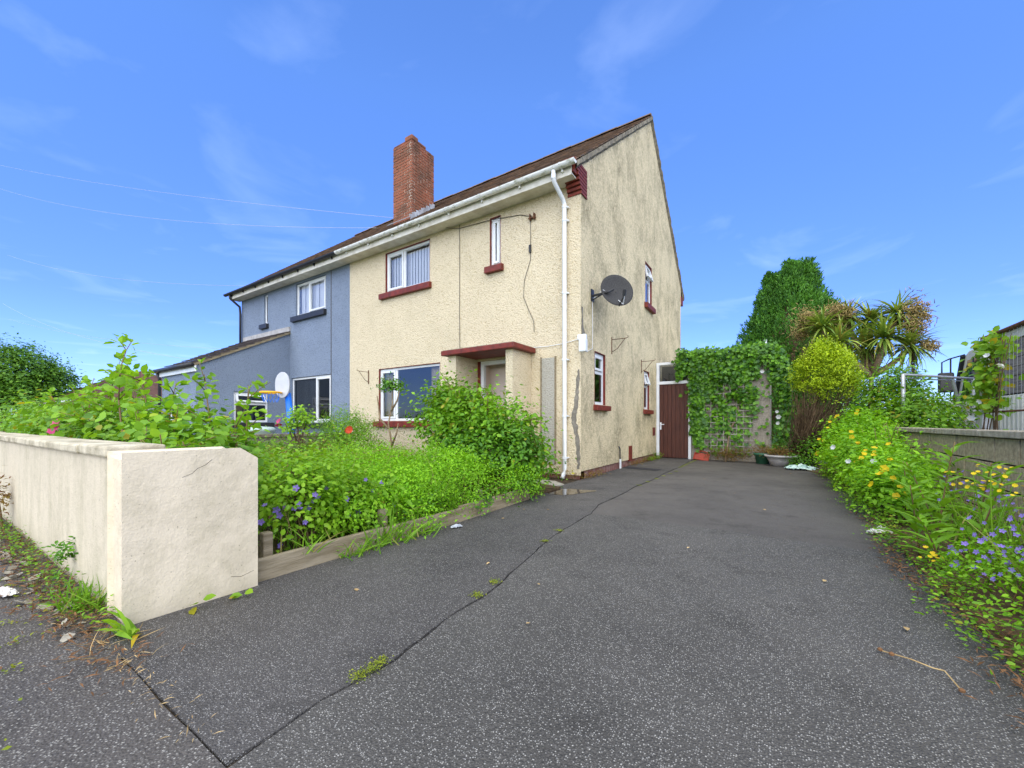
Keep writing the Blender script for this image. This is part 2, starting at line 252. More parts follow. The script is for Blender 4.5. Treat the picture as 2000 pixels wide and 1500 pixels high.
# ------------------------------------------------------------------ helpers: objects and meshes
def tag(o, label=None, cat=None, group=None, kind=None):
    if label: o['label'] = label
    if cat: o['category'] = cat
    if group: o['group'] = group
    if kind: o['kind'] = kind
    return o
def thing(name, loc, label, cat, group=None):
    o = bpy.data.objects.new(name, None); o.empty_display_size = 0.1; col.objects.link(o); o.location = loc
    return tag(o, label, cat, group)
def wloc(o):
    v = Vector(o.location)
    while o.parent: o = o.parent; v += Vector(o.location)
    return v
def link(name, me, parent=None, m=None):
    o = bpy.data.objects.new(name, me); col.objects.link(o)
    if m is not None: me.materials.append(m)
    if parent is not None: o.parent = parent; o.location = -wloc(parent)   # meshes are written in world coordinates
    return o
class MB:
    def __init__(s): s.v = []; s.f = []
    def add(s, vs, fs):
        k = len(s.v); s.v += [tuple(p) for p in vs]; s.f += [tuple(i+k for i in q) for q in fs]; return s
    def box(s, x0, x1, y0, y1, z0, z1, M=None):
        vs = [(x0, y0, z0), (x1, y0, z0), (x1, y1, z0), (x0, y1, z0), (x0, y0, z1), (x1, y0, z1), (x1, y1, z1), (x0, y1, z1)]
        if M is not None: vs = [tuple(M @ Vector(p)) for p in vs]
        return s.add(vs, [(0, 3, 2, 1), (4, 5, 6, 7), (0, 1, 5, 4), (1, 2, 6, 5), (2, 3, 7, 6), (3, 0, 4, 7)])
    def tube(s, pts, r, n=8, cap=True):
        pts = [Vector(p) for p in pts]; k = len(s.v); m = len(pts)
        rs = [float(q) for q in r] if isinstance(r, (list, tuple)) else [float(r)]*m
        up = Vector((0.13, 0.21, 0.97))
        for i, p in enumerate(pts):
            t = (pts[min(i+1, m-1)] - pts[max(i-1, 0)])
            t = t.normalized() if t.length > 1e-9 else Vector((0, 0, 1))
            a = t.cross(up)
            if a.length < 1e-3: a = t.cross(Vector((1, 0, 0)))
            a.normalize(); c = t.cross(a)
            for j in range(n):
                q = 2*math.pi*j/n; s.v.append(tuple(p + rs[i]*(math.cos(q)*a + math.sin(q)*c)))
        for i in range(m-1):
            for j in range(n):
                s.f.append((k+i*n+j, k+i*n+(j+1) % n, k+(i+1)*n+(j+1) % n, k+(i+1)*n+j))
        if cap:
            s.f.append(tuple(k+j for j in range(n))[::-1]); s.f.append(tuple(k+(m-1)*n+j for j in range(n)))
        return s
    def lathe(s, c, prof, n=20):
        k = len(s.v)
        for (r, z) in prof:
            for j in range(n):
                q = 2*math.pi*j/n; s.v.append((c[0]+r*math.cos(q), c[1]+r*math.sin(q), c[2]+z))
        for i in range(len(prof)-1):
            for j in range(n): s.f.append((k+i*n+j, k+i*n+(j+1) % n, k+(i+1)*n+(j+1) % n, k+(i+1)*n+j))
        return s
    def build(s, name, m, parent=None, smooth=False, bevel=0.0):
        me = bpy.data.meshes.new(name); me.from_pydata(s.v, [], s.f); me.update()
        o = link(name, me, parent, m)
        if smooth: me.polygons.foreach_set('use_smooth', [True]*len(me.polygons))
        if bevel: md = o.modifiers.new('bevel', 'BEVEL'); md.width = bevel; md.segments = 2; md.limit_method = 'ANGLE'
        return o
class Fr:   # a wall's own frame: u along the wall, n outwards, z up
    def __init__(s, o, u, n): s.o = Vector(o); s.u = Vector(u); s.n = Vector(n)
    def p(s, u, z, n=0.0): return s.o + s.u*u + s.n*n + Vector((0, 0, z))
    def box(s, mb, u0, u1, z0, z1, n0, n1):
        P = [s.p(u, z, n) for z in (z0, z1) for (u, n) in ((u0, n0), (u1, n0), (u1, n1), (u0, n1))]
        mb.add(P, [(0, 3, 2, 1), (4, 5, 6, 7), (0, 1, 5, 4), (1, 2, 6, 5), (2, 3, 7, 6), (3, 0, 4, 7)]); return mb
YF, XG, XP = 6.39, -2.78, -9.16
YB, YR, ZR = 15.0, 10.95, 9.08
FRONT = Fr((0, YF, 0), (1, 0, 0), (0, -1, 0))        # u = x
GABLE = Fr((XG, 0, 0), (0, 1, 0), (1, 0, 0))          # u = y
EXTS = Fr((-12.05, 0, 0), (0, 1, 0), (1, 0, 0)); EXTF = Fr((0, 4.09, 0), (1, 0, 0), (0, -1, 0))
def wall_panel(mb, fr, u0, u1, z0, z1, holes, depth=0.12, top=None):
    us = sorted({u0, u1, *[h[0] for h in holes], *[h[1] for h in holes]}); zs = sorted({z0, z1, *[h[2] for h in holes], *[h[3] for h in holes]})
    for i in range(len(us)-1):
        for j in range(len(zs)-1):
            uc, zc = (us[i]+us[i+1])/2, (zs[j]+zs[j+1])/2
            if any(h[0] < uc < h[1] and h[2] < zc < h[3] for h in holes): continue
            mb.add([fr.p(us[i], zs[j]), fr.p(us[i+1], zs[j]), fr.p(us[i+1], zs[j+1]), fr.p(us[i], zs[j+1])], [(0, 1, 2, 3)])
    for (a, b_, c, d) in holes:
        for (p, q) in (((a, c), (a, d)), ((a, d), (b_, d)), ((b_, d), (b_, c)), ((b_, c), (a, c))):
            mb.add([fr.p(*p), fr.p(*q), fr.p(*q, -depth), fr.p(*p, -depth)], [(0, 1, 2, 3)])
    return mb
def numpy_mesh(name, V, faces_per, nv):
    """V (N,nv,3), the same face list for each of the N pieces"""
    N = V.shape[0]; me = bpy.data.meshes.new(name)
    tot = [len(f) for f in faces_per]; idx = np.concatenate([np.array(f) for f in faces_per])
    LI = (idx[None, :] + (np.arange(N)*nv)[:, None]).ravel(); LT = np.tile(np.array(tot), N)
    me.vertices.add(N*nv); me.vertices.foreach_set('co', V.astype(np.float32).ravel())
    me.loops.add(len(LI)); me.loops.foreach_set('vertex_index', LI.astype(np.int32))
    me.polygons.add(len(LT)); me.polygons.foreach_set('loop_start', np.concatenate([[0], np.cumsum(LT)[:-1]]).astype(np.int32))
    me.update(calc_edges=True); return me
OVAL = (np.array([(0, 0, 0), (.28, -.40, .05), (.66, -.38, .03), (1, 0, -.10), (.66, .38, .03), (.28, .40, .05), (.30, 0, -.03), (.66, 0, -.05)]),
        [(0, 5, 6), (0, 6, 1), (6, 5, 4, 7), (1, 6, 7, 2), (7, 4, 3), (2, 7, 3)])
DIAM = (np.array([(0, 0, 0), (.45, -.42, .06), (1, 0, -.08), (.45, .42, .06), (.5, 0, -.03)]), [(0, 4, 1), (1, 4, 2), (0, 3, 4), (3, 2, 4)])
CARD = (np.array([(0, 0, 0), (.5, -.40, .05), (1, 0, -.06), (.5, .40, .05)]), [(0, 3, 1), (1, 3, 2)])
LANCE = (np.array([(0, 0, 0), (.25, -.40, .04), (.6, -.34, .0), (1, 0, -.22), (.6, .34, .0), (.25, .40, .04), (.25, 0, -.02), (.6, 0, -.05)]), OVAL[1])
BLADE = (np.array([(0, -.5, 0), (0, .5, 0), (.35, .48, .02), (.35, -.48, .02), (.7, .34, -.10), (.7, -.34, -.10), (1, 0, -.30)]), [(0, 1, 2, 3), (3, 2, 4, 5), (5, 4, 6)])
IVYL = (np.array([(0, 0, 0), (.05, -.45, .03), (.42, -.30, .0), (.45, -.62, .02), (.66, -.22, .02), (1, 0, -.06), (.66, .22, .02), (.45, .62, .02), (.42, .30, 0), (.05, .45, .03), (.45, 0, -.03)]),
        [(0, 10, 2, 1), (2, 10, 4, 3), (4, 10, 5), (10, 6, 5), (10, 8, 7, 6), (0, 9, 8, 10)])
def nrm(a): return a/np.maximum(np.linalg.norm(a, axis=-1, keepdims=True), 1e-9)
def leaves(P, D, Nn, Ln, W, shape):
    T, F = shape; D = nrm(D); B = nrm(np.cross(Nn, D)); N2 = np.cross(D, B)
    Ln = np.asarray(Ln)[:, None, None]; W = np.asarray(W)[:, None, None]
    V = P[:, None, :] + T[None, :, 0:1]*Ln*D[:, None, :] + T[None, :, 1:2]*W*B[:, None, :] + T[None, :, 2:3]*Ln*N2[:, None, :]
    return V, F, len(T)
def leaf_obj(name, P, D, Nn, Ln, W, shape, m, parent=None, stuff=True):
    V, F, k = leaves(P, D, Nn, Ln, W, shape); o = link(name, numpy_mesh(name, V, F, k), parent, m)
    if stuff: o['kind'] = 'stuff'
    return o
def rs(seed): return np.random.RandomState(seed)
def unit(r, n): return nrm(r.normal(size=(n, 3)))
def clumps(r, ells, K, n, cr, up=0.6, out=0.7, rnd=0.6, zmin=0.0, shell=0.45, axis_up=0.0):
    """leaf positions in K loose clumps spread through the outer part of ellipsoids; returns P, axis, normal"""
    wts = np.array([e[3]*e[4]*e[5] for e in ells])**0.67; ch = r.choice(len(ells), K, p=wts/wts.sum())
    E = np.array(ells)[ch]; u = unit(r, K); u[:, 2] = np.where(u[:, 2] < -0.35, -u[:, 2], u[:, 2])
    rad = (shell + (1-shell)*r.rand(K)**0.6)[:, None]*(1+0.10*r.normal(size=(K, 1)))
    C = E[:, :3] + u*rad*E[:, 3:6]
    P = (C[:, None, :] + r.normal(size=(K, n, 3))*cr*(0.6+0.8*r.rand(K))[:, None, None]).reshape(-1, 3)
    U = np.repeat(u, n, axis=0); N = len(P)
    Nn = nrm(U*out + np.array([0, 0, up]) + unit(r, N)*rnd)
    D = nrm(U*0.5 + unit(r, N)*0.9 + np.array([0, 0, axis_up]))
    D = nrm(D - 0.7*Nn*(D*Nn).sum(1, keepdims=True))
    ok = P[:, 2] > zmin; return P[ok], D[ok], Nn[ok]
def stems(r, base, tips, bend=0.15, n=7):
    out = []
    for t in tips:
        b0 = np.array(base) + np.append(r.normal(size=2)*0.06, 0); t = np.array(t); mid = (b0+t)/2 + np.array([0, 0, 0.18*np.linalg.norm(t-b0)]) + r.normal(size=3)*bend*np.linalg.norm(t-b0)*0.5
        s = np.linspace(0, 1, n)[:, None]; out.append((1-s)**2*b0 + 2*s*(1-s)*mid + s**2*t)
    return out
def cane_leaves(r, curves, t0, step, L, spread=0.5):
    P, D, N = [], [], []
    for c in curves:
        seg = np.linalg.norm(np.diff(c, axis=0), axis=1).sum(); k = max(2, int(seg*(1-t0)/step))
        for i in range(k):
            t = t0 + (1-t0)*(i+0.5*r.rand())/k; x = t*(len(c)-1); j = min(int(x), len(c)-2); p = c[j] + (c[j+1]-c[j])*(x-j)
            tn = nrm(c[j+1]-c[j]); sd = nrm(np.cross(tn, [0.1, 0.1, 1]))*(1 if i % 2 else -1)
            for q in range(3):       # a leaf stalk with three leaflets
                d = nrm(sd*0.8 + tn*0.5 + r.normal(size=3)*spread); pp = p + d*L*(0.25 + 0.75*q*0.5)
                P.append(pp); D.append(nrm(d + r.normal(size=3)*0.55)); N.append(nrm(np.array([0, 0, 1.0]) + r.normal(size=3)*0.45))
    return np.array(P), np.array(D), np.array(N)
def tubes(name, curves, r0, r1, m, parent, n=5):
    mb = MB()
    for c in curves: mb.tube([tuple(p) for p in c], list(np.linspace(r0, r1, len(c))), n)
    return mb.build(name, m, parent, smooth=True)
def flower_mesh(name, r, petals=5, cup=0.25, wid=0.42):
    mb = MB()
    for k in range(petals):
        a = 2*math.pi*k/petals; d = Vector((math.cos(a), math.sin(a), 0)); s = Vector((-math.sin(a), math.cos(a), 0)); z = Vector((0, 0, 1))
        mb.add([Vector((0, 0, 0)), d*0.6*r - s*wid*r + z*cup*r*.6, d*r + z*cup*r, d*0.6*r + s*wid*r + z*cup*r*.6], [(0, 1, 2, 3)])
    me = bpy.data.meshes.new(name); me.from_pydata(mb.v, [], mb.f); me.update(); return me
def put_flowers(parent, me, m, pts, r, face=None, name='flower', sc_=(0.8, 1.25)):
    if not me.materials: me.materials.append(m)
    wl = wloc(parent)
    for p in pts:
        o = bpy.data.objects.new(name, me); col.objects.link(o); o.parent = parent; o.location = Vector(p) - wl
        n_ = Vector(face or (-0.1, -0.7, 0.6)) + Vector(r.normal(size=3)*0.35); o.rotation_euler = n_.to_track_quat('Z', 'Y').to_euler()
        s = r.uniform(*sc_); o.scale = (s, s, s)
# ================================================================== THE SETTING
def sheet(name, pts, z, m, kind='structure'):
    mb = MB(); mb.add([(x, y, z) for x, y in pts], [tuple(range(len(pts)))]); o = mb.build(name, m); o['kind'] = kind; return o
sheet('ground', [(-400, -400), (400, -400), (400, 400), (-400, 400)], -0.16, MT['earth'])
def slab(name, pts, z, m, t=0.1):
    k = len(pts); mb = MB(); mb.add([(x, y, z) for x, y in pts] + [(x, y, z-t) for x, y in pts], [tuple(range(k))] + [(i, i+k, (i+1) % k + k, (i+1) % k) for i in range(k)])
    o = mb.build(name, m); o['kind'] = 'structure'; return o
sheet('ground_base', [(-60, -2.0), (2.4, -2.0), (2.4, 13.0), (-60, 13.0)], -0.011, MT['joint'])
# seam of the drive: a wandering crack between the side strip and the main drive
crack = [(-1.27, 0.50), (-1.30, 0.80), (-1.29, 1.10), (-1.335, 1.45), (-1.36, 1.85), (-1.42, 2.20), (-1.50, 2.60), (-1.56, 2.95), (-1.60, 3.4), (-1.635, 4.0), (-1.74, 4.5), (-1.73, 5.2), (-1.77, 6.1), (-1.74, 7.0), (-1.78, 8.0), (-1.76, 9.2), (-1.80, 10.4), (-1.8, 11.62)]
rr = random.Random(4)
def jag(pl, a, k=4):
    out = []
    for (x0, y0), (x1, y1) in zip(pl[:-1], pl[1:]):
        for i in range(k): t = i/k; out.append((x0+(x1-x0)*t + rr.uniform(-a, a), y0+(y1-y0)*t))
    return out + [pl[-1]]
cl = jag(crack, 0.008); crr = [(x + rr.uniform(0.003, 0.013), y) for x, y in cl]
kk = max(i for i, p in enumerate(cl) if p[1] < 3.99)
front_edge = [(x, 0.504 + rr.uniform(-.003, .004)) for x in np.linspace(3.2, -1.25, 30)]
slab('driveway_front', [(3.2, 3.95)] + [(3.2, 0.504)] + front_edge[1:] + crr[:kk+1] + [(-1.62, 4.03), (-0.4, 4.035), (0.7, 3.955)], 0.0, MT['tar_front'])
slab('driveway_back', [(-1.615, 4.045), (-0.4, 4.047), (0.7, 3.967), (3.2, 3.962), (3.2, 13.0), (-1.79, 13.0)] + crr[kk+1:][::-1], -0.004, MT['tar_back'])
slab('driveway_side_strip', [(-2.75, 0.504), (-1.285, 0.504)] + cl[1:] + [(-1.8, 13.0), (-2.75, 13.0)], 0.004, MT['tar_side'])
pv = [(x, 0.499 + rr.uniform(-.006, .002)) for x in np.linspace(-2.2, 3.2, 40)]
slab('pavement', [(-60, -1.9), (3.2, -1.9)] + pv[::-1] + [(-2.35, 0.56), (-2.6, 0.7), (-60, 0.7)], 0.001, MT['tar_pave'])
slab('kerb', [(-60, -2.03), (12, -2.03), (12, -1.905), (-60, -1.905)], 0.0, MT['concrete'], 0.15)
sheet('road', [(-200, -9), (200, -9), (200, -2.03), (-200, -2.03)], -0.12, MT['tar_road'])
slab('verge_ground', [(3.2, -1.9), (12, -1.9), (12, 0.5), (3.2, 0.5)], -0.002, MT['tar_pave'])
slab('garden_bed', [(-9.05, 0.82), (-2.66, 0.82), (-2.62, 5.3), (-3.6, 5.6), (-3.6, 6.36), (-9.05, 6.36)], 0.03, MT['soil'])
slab('side_bed', [(0.78, 1.4), (1.62, 1.4), (1.62, 12), (0.35, 12), (0.45, 10.4), (0.8, 9.0), (0.9, 6.0), (0.78, 4.0)], 0.012, MT['soil'])
slab('neighbour_yard', [(-16, 0.82), (-9.28, 0.82), (-9.28, 6.36), (-16, 6.36)], 0.0, MT['concrete'])
sheet('lorry_yard', [(1.9, 0.6), (40, 0.6), (40, 40), (1.9, 40)], -0.03, MT['tar_road'])
sheet('tarmac_patch', [(-2.72, 8.42), (-1.98, 8.30), (-1.96, 8.62), (-2.74, 8.80)], 0.009, MT['tarpatch'])
slab('paving_slab', [(-3.5, 5.32), (-2.76, 5.34), (-2.72, 5.62), (-3.0, 5.86), (-3.5, 5.9)], 0.018, MT['concrete'], 0.02)
pud = [(-2.62, 4.86), (-2.5, 4.78), (-2.36, 4.80), (-2.26, 4.90), (-2.20, 5.08), (-2.09, 5.34), (-2.13, 5.40), (-2.3, 5.33), (-2.46, 5.34), (-2.60, 5.22), (-2.68, 5.02)]
sheet('puddle', pud, 0.0085, MT['water'])

# ================================================================== HOUSES
def sill(parent, fr, u0, u1, z0, z1, m, n=0.09):
    mb = MB(); P = [fr.p(u0, z0, -0.08), fr.p(u1, z0, -0.08), fr.p(u1, z0, n), fr.p(u0, z0, n), fr.p(u0, z1, -0.08), fr.p(u1, z1, -0.08), fr.p(u1, z1-0.02, n), fr.p(u0, z1-0.02, n)]
    mb.add(P, [(0, 3, 2, 1), (4, 5, 6, 7), (0, 1, 5, 4), (1, 2, 6, 5), (2, 3, 7, 6), (3, 0, 4, 7)]); return mb.build('sill', m, parent, bevel=0.006)
def bars(fr, u0, u1, z0, z1, w_, n0, n1, mb=None):
    mb = mb or MB(); fr.box(mb, u0, u1, z0, z0+w_, n0, n1); fr.box(mb, u0, u1, z1-w_, z1, n0, n1)
    fr.box(mb, u0, u0+w_, z0+w_, z1-w_, n0, n1); fr.box(mb, u1-w_, u1, z0+w_, z1-w_, n0, n1); return mb
class Tilt(Fr):   # a casement hung from its top edge and swung out by an angle
    def __init__(s, fr, ztop, ang, n0): s.fr = fr; s.zt = ztop; s.a = ang; s.n0 = n0
    def p(s, u, z, n=0.0):
        d = s.zt - z; m_ = n - s.n0; return s.fr.p(u, s.zt - d*math.cos(s.a) + m_*math.sin(s.a), s.n0 + d*math.sin(s.a) + m_*math.cos(s.a))
def window(house, fr, u0, u1, z0, z1, lights, glass='glass', rec=0.05, surround=None, sillm=None, sl=None, open_=None):
    """lights: list of (u0,u1,z0,z1,is_casement) fractions of the opening"""
    mb = bars(fr, u0+.012, u1-.012, z0+.004, z1-.012, 0.05, -rec-0.05, -rec+0.01)
    W_, H_ = u1-u0, z1-z0
    for (a, b_, c, d, ck) in lights:
        if a > 0: fr.box(mb, u0+a*W_-.03, u0+a*W_+.03, z0+c*H_+.055, z0+d*H_-.063, -rec-0.045, -rec+0.006)
        if c > 0: fr.box(mb, u0+a*W_+.063, u0+b_*W_-.063, z0+c*H_-.03, z0+c*H_+.03, -rec-0.043, -rec+0.004)
    o = mb.build('window', MT['upvc'], house, bevel=0.004)
    for (a, b_, c, d, ck) in lights:
        a0, b0, c0, d0 = u0+a*W_+.035, u0+b_*W_-.035, z0+c*H_+.035, z0+d*H_-.035
        if a == 0: a0 += .028
        if b_ == 1: b0 -= .028
        if c == 0: c0 += .022
        if d == 1: d0 -= .03
        f2, n0 = fr, -rec
        if ck == 2: f2 = Tilt(fr, d0, R_(16), -rec+0.012)
        if ck:
            bars(f2, a0, b0, c0, d0, 0.045, n0-0.02, n0+0.028).build('casement', MT['upvc'], o, bevel=0.004)
            a0 += .04; b0 -= .04; c0 += .04; d0 -= .04
        g = MB(); g.add([f2.p(a0, c0, n0-.006), f2.p(b0, c0, n0-.006), f2.p(b0, d0, n0-.006), f2.p(a0, d0, n0-.006)], [(0, 1, 2, 3)]); g.build('pane', MT[glass], o)
        if ck:
            hmb = MB(); f2.box(hmb, (a0+b0)/2-.05, (a0+b0)/2+.05, c0-.03, c0-.012, n0+.028, n0+.045)
            if ck == 1: hmb = MB(); f2.box(hmb, b0+.008, b0+.026, (c0+d0)/2-.07, (c0+d0)/2+.05, n0-.045, n0-.021)
            hmb.build('handle', MT['upvc'], o)
    if surround:
        s = MB(); fr.box(s, u0, u0+.011, z0, z1, -rec-.03, 0.003); fr.box(s, u1-.011, u1, z0, z1, -rec-.03, 0.003); fr.box(s, u0+.011, u1-.011, z1-.011, z1, -rec-.03, 0.003)
        s.build('reveal_lining', MT[surround], o)
    if sillm: sill(o, fr, *(sl or (u0-.09, u1+.09, z0-.13, z0+.002)), MT[sillm])
    return o
def blind(o, fr, u0, u1, z0, z1, n=-0.135, w_=0.089):
    mb = MB(); k = int((u1-u0)/w_)
    for i in range(k):
        uc = u0 + (i+.5)*(u1-u0)/k; P = [fr.p(uc-w_*.55, z0, n-.010), fr.p(uc+w_*.55, z0, n+.010), fr.p(uc+w_*.55, z1, n+.010), fr.p(uc-w_*.55, z1, n-.010)]; mb.add(P, [(0, 1, 2, 3)])
    return mb.build('vertical_blind', MT['blind'], o)
house = thing('cream_house', (-5.97, YF, 0), 'cream roughcast semi-detached house with red window sills and stained gable end', 'house')
bhouse = thing('blue_house', (-12.1, YF, 0), 'blue-grey roughcast semi-detached house with black gutter and lean-to', 'house')
# --- cream walls
H_UP, H_NA, H_LO, H_DR = (-7.78, -6.32, 4.04, 4.99), (-4.70, -4.44, 4.02, 4.97), (-8.02, -6.02, 1.01, 2.26), (-5.03, -3.90, 0.06, 2.19)
mb = MB(); wall_panel(mb, FRONT, XP, XG, 0.13, 5.52, [H_UP, H_NA, H_LO, H_DR]); mb.build('front_wall', MT['front'], house)
G1, G2, G3 = (7.00, 7.56, 1.30, 2.28), (10.31, 10.80, 1.31, 2.29), (10.42, 11.06, 4.02, 5.08)
mb = MB(); wall_panel(mb, GABLE, YF, YB, 0.13, 5.42, [G1, G2, G3])
mb.add([GABLE.p(YF, 5.42), GABLE.p(YB, 5.42), GABLE.p(YB, 5.80), GABLE.p(YR, ZR-.04), GABLE.p(YF, 5.50)], [(0, 1, 2, 3, 4)])
mb.build('gable_wall', MT['gable'], house)
MB().add([(XG, YB, 0), (XP, YB, 0), (XP, YB, 5.7), (XG, YB, 5.7)], [(0, 1, 2, 3)]).build('rear_wall', MT['front'], house)
mb = MB(); FRONT.box(mb, XP, XG-.025, -0.02, 0.125, -0.2, -0.022); GABLE.box(mb, YF+.022, YB, -0.02, 0.1249, -0.2, -0.025); mb.build('plinth', MT['plinth'], house)
o = window(house, FRONT, *H_UP, [(0, .42, 0, 1, 1), (.42, 1, 0, 1, 0)], surround='red', sillm='red', sl=(-7.93, -6.27, 3.90, 4.045)); blind(o, FRONT, -7.74, -6.36, 4.08, 4.90)
o = window(house, FRONT, *H_NA, [(0, 1, 0, 1, 1)], surround='red', sillm='red', sl=(-4.78, -4.37, 3.885, 4.025))
MB().add([FRONT.p(-4.7, 4.0, -.14), FRONT.p(-4.44, 4.0, -.14), FRONT.p(-4.44, 4.9, -.14), FRONT.p(-4.7, 4.9, -.14)], [(0, 1, 2, 3)]).build('net_curtain', MT['blind'], o)
o = window(house, FRONT, *H_LO, [(0, .29, 0, 1, 1), (.29, 1, 0, 1, 0)], surround='red', sillm='red', sl=(-8.14, -5.92, 0.87, 1.015))
mb = MB()
for i in range(14): mb.add([FRONT.p(-6.42+i*.03, .9, -.15-.02*(i % 2)), FRONT.p(-6.39+i*.03, .9, -.15-.02*((i+1) % 2)), FRONT.p(-6.39+i*.03, 2.2, -.15-.02*((i+1) % 2)), FRONT.p(-6.42+i*.03, 2.2, -.15-.02*(i % 2))], [(0, 1, 2, 3)])
mb.build('curtain', MT['curtain'], o); mb = MB()
for i in range(14): mb.add([FRONT.p(-8.0+i*.03, .9, -.15-.02*(i % 2)), FRONT.p(-7.97+i*.03, .9, -.15-.02*((i+1) % 2)), FRONT.p(-7.97+i*.03, 2.2, -.15-.02*((i+1) % 2)), FRONT.p(-8.0+i*.03, 2.2, -.15-.02*(i % 2))], [(0, 1, 2, 3)])
mb.build('curtain', MT['curtain'], o)
window(house, GABLE, *G1, [(0, 1, 0, .62, 0), (0, 1, .62, 1, 1)], 'glassdark', surround='red', sillm='redbrickpaint', sl=(6.95, 7.66, 1.19, 1.305))
window(house, GABLE, *G2, [(0, 1, 0, .60, 0), (0, 1, .60, 1, 2)], 'glassdark', surround='red', sillm='redbrickpaint', sl=(10.24, 10.93, 1.19, 1.315))
o = window(house, GABLE, *G3, [(0, 1, 0, .60, 0), (0, 1, .60, 1, 2)], 'glass', surround='red', sillm='red', sl=(10.34, 11.16, 3.88, 4.025))
MB().add([GABLE.p(10.4, 4.0, -.14), GABLE.p(11.1, 4.0, -.14), GABLE.p(11.1, 5.0, -.14), GABLE.p(10.4, 5.0, -.14)], [(0, 1, 2, 3)]).build('net_curtain', MT['blind'], o)
# --- porch
for (a, b_) in ((-5.22, -5.03), (-3.90, -3.755)):
    mb = MB(); mb.box(a, b_, 5.76, YF-.003, 0.13, 2.224); mb.build('porch_pier', MT['front'], house)
MB().box(-5.31, -3.66, 5.65, YF-.004, 2.226, 2.318).build('porch_canopy', MT['red'], house, bevel=0.012)
MB().box(-5.28, -3.69, 5.68, YF-.006, 2.318, 2.33).build('canopy_felt', MT['mortar'], house)
mb = MB(); FRONT.box(mb, -5.028, -4.955, .06, 2.188, -.11, -.03); mb.build('door_post', MT['red'], house)
d = bars(FRONT, -4.953, -3.91, 0.065, 2.186, 0.075, -.115, -.035).build('door_frame', MT['upvc'], house, bevel=.005)
mb = MB(); FRONT.box(mb, -4.89, -4.865, 1.0, 1.22, -.05, -.012); FRONT.box(mb, -4.885, -4.80, 1.12, 1.14, -.012, .0); mb.build('door_latch', MT['galv'], d)
mb = MB(); mb.add([FRONT.p(-5.0, 0.05, -.42), FRONT.p(-3.4, 0.05, -.42), FRONT.p(-3.4, 2.4, -.42), FRONT.p(-5.0, 2.4, -.42)], [(0, 1, 2, 3)])
mb.add([FRONT.p(-5.0, 0.05, -.13), FRONT.p(-5.0, 0.05, -.42), FRONT.p(-5.0, 2.4, -.42), FRONT.p(-5.0, 2.4, -.13)], [(0, 1, 2, 3)]); mb.add([FRONT.p(-5.0, 0.05, -.12), FRONT.p(-3.4, 0.05, -.12), FRONT.p(-3.4, .05, -.42), FRONT.p(-5.0, .05, -.42)], [(0, 1, 2, 3)])
mb.build('hallway', MT['hall'], house)  # hall kept shallow and coloured paler so the doorway looks lit
MB().box(-5.03, -3.9, 5.78, YF-.02, 0.0, 0.06).build('door_step', MT['concrete'], house)
# --- grey repaired panel, crack repair, cables
mb = MB(); FRONT.box(mb, -3.53, -3.27, .22, 2.12, -.02, .012); pn = mb.build('render_panel', MT['greypanel'], house)
for u in (-3.555, -3.27):
    mb = MB(); FRONT.box(mb, u, u+.024, .24, 2.14, -.01, .028); mb.build('batten', MT['oldwood'], pn)
r = rs(5); zz = np.linspace(0.17, 1.88, 40); cxs = -2.845 + 0.02*np.sin(zz*4.1) - 0.045*np.exp(-((zz-1.0)/.2)**2) + r.normal(size=40)*.007; wd = .022 + .018*r.rand(40) + .02*np.exp(-((zz-1.0)/.25)**2); wd[-3:] *= [.8, .6, .2]
mb = MB(); k = len(zz)
mb.add([FRONT.p(cxs[i]-wd[i], zz[i], .004) for i in range(k)] + [FRONT.p(min(cxs[i]+wd[i], XG-.004), zz[i], .004) for i in range(k)], [(i, k+i, k+i+1, i+1) for i in range(k-1)]); mb.build('crack_repair', MT['cement'], house)
mb = MB(); zz = np.linspace(2.3, 2.95, 12); mb.add([GABLE.p(6.40+.03*r.rand(), z, .004) for z in zz] + [GABLE.p(6.46+.16*math.exp(-((z-2.42)/.12)**2)+.03*r.rand(), z, .004) for z in zz], [(i, 12+i, 13+i, i+1) for i in range(11)]); mb.build('cement_smear', MT['cement'], house)
def wire(name, pts, rad, m, parent): return MB().tube(pts, rad, 5).build(name, m, parent)
F = lambda u, z, n=.012: tuple(FRONT.p(u, z, n))
wire('cable', [F(-5.47, 5.05), F(-5.465, 4.2), F(-5.47, 3.2), F(-5.46, 2.36)], .0055, MT['wire'], house)
wire('cable', [F(-6.1, 5.14, .1), F(-5.5, 4.98), F(-4.7, 4.93, .02), F(-4.0, 4.84), F(-3.74, 4.74)], .006, MT['wire'], house)
wire('cable', [F(-3.77, 4.72), F(-3.765, 4.25), F(-3.77, 3.95), F(-3.9, 3.6), F(-3.92, 3.3), F(-3.8, 3.02), F(-3.70, 2.82), F(-3.69, 2.62)], .005, MT['wire'], house)
wire('cable', [F(-3.70, 2.335), F(-3.4, 2.325, .02), F(-3.1, 2.34, .02), F(-2.84, 2.385)], .006, MT['upvc'], house)
wire('cable', [(XG+.01, 6.88, 3.15), (XG+.012, 6.885, 2.6), (XG+.01, 6.88, 2.3), (XG+.02, 6.6, 2.2)], .005, MT['upvc'], house)
mb = MB(); FRONT.box(mb, -3.79, -3.755, 4.08, 4.22, 0, .04); mb.build('cable_joint', MT['metalblk'], house)
mb = MB(); FRONT.box(mb, -3.80, -3.66, 4.69, 4.71, 0, .05); FRONT.box(mb, -3.68, -3.665, 4.66, 4.77, .002, .07); FRONT.box(mb, -3.77, -3.755, 4.66, 4.77, .002, .06); mb.build('cable_clamp', MT['rust'], house)
GABLE.box(mb := MB(), 9.05, 9.26, .10, .44, -.02, .02); mb.build('air_brick', MT['redbrickpaint'], house)
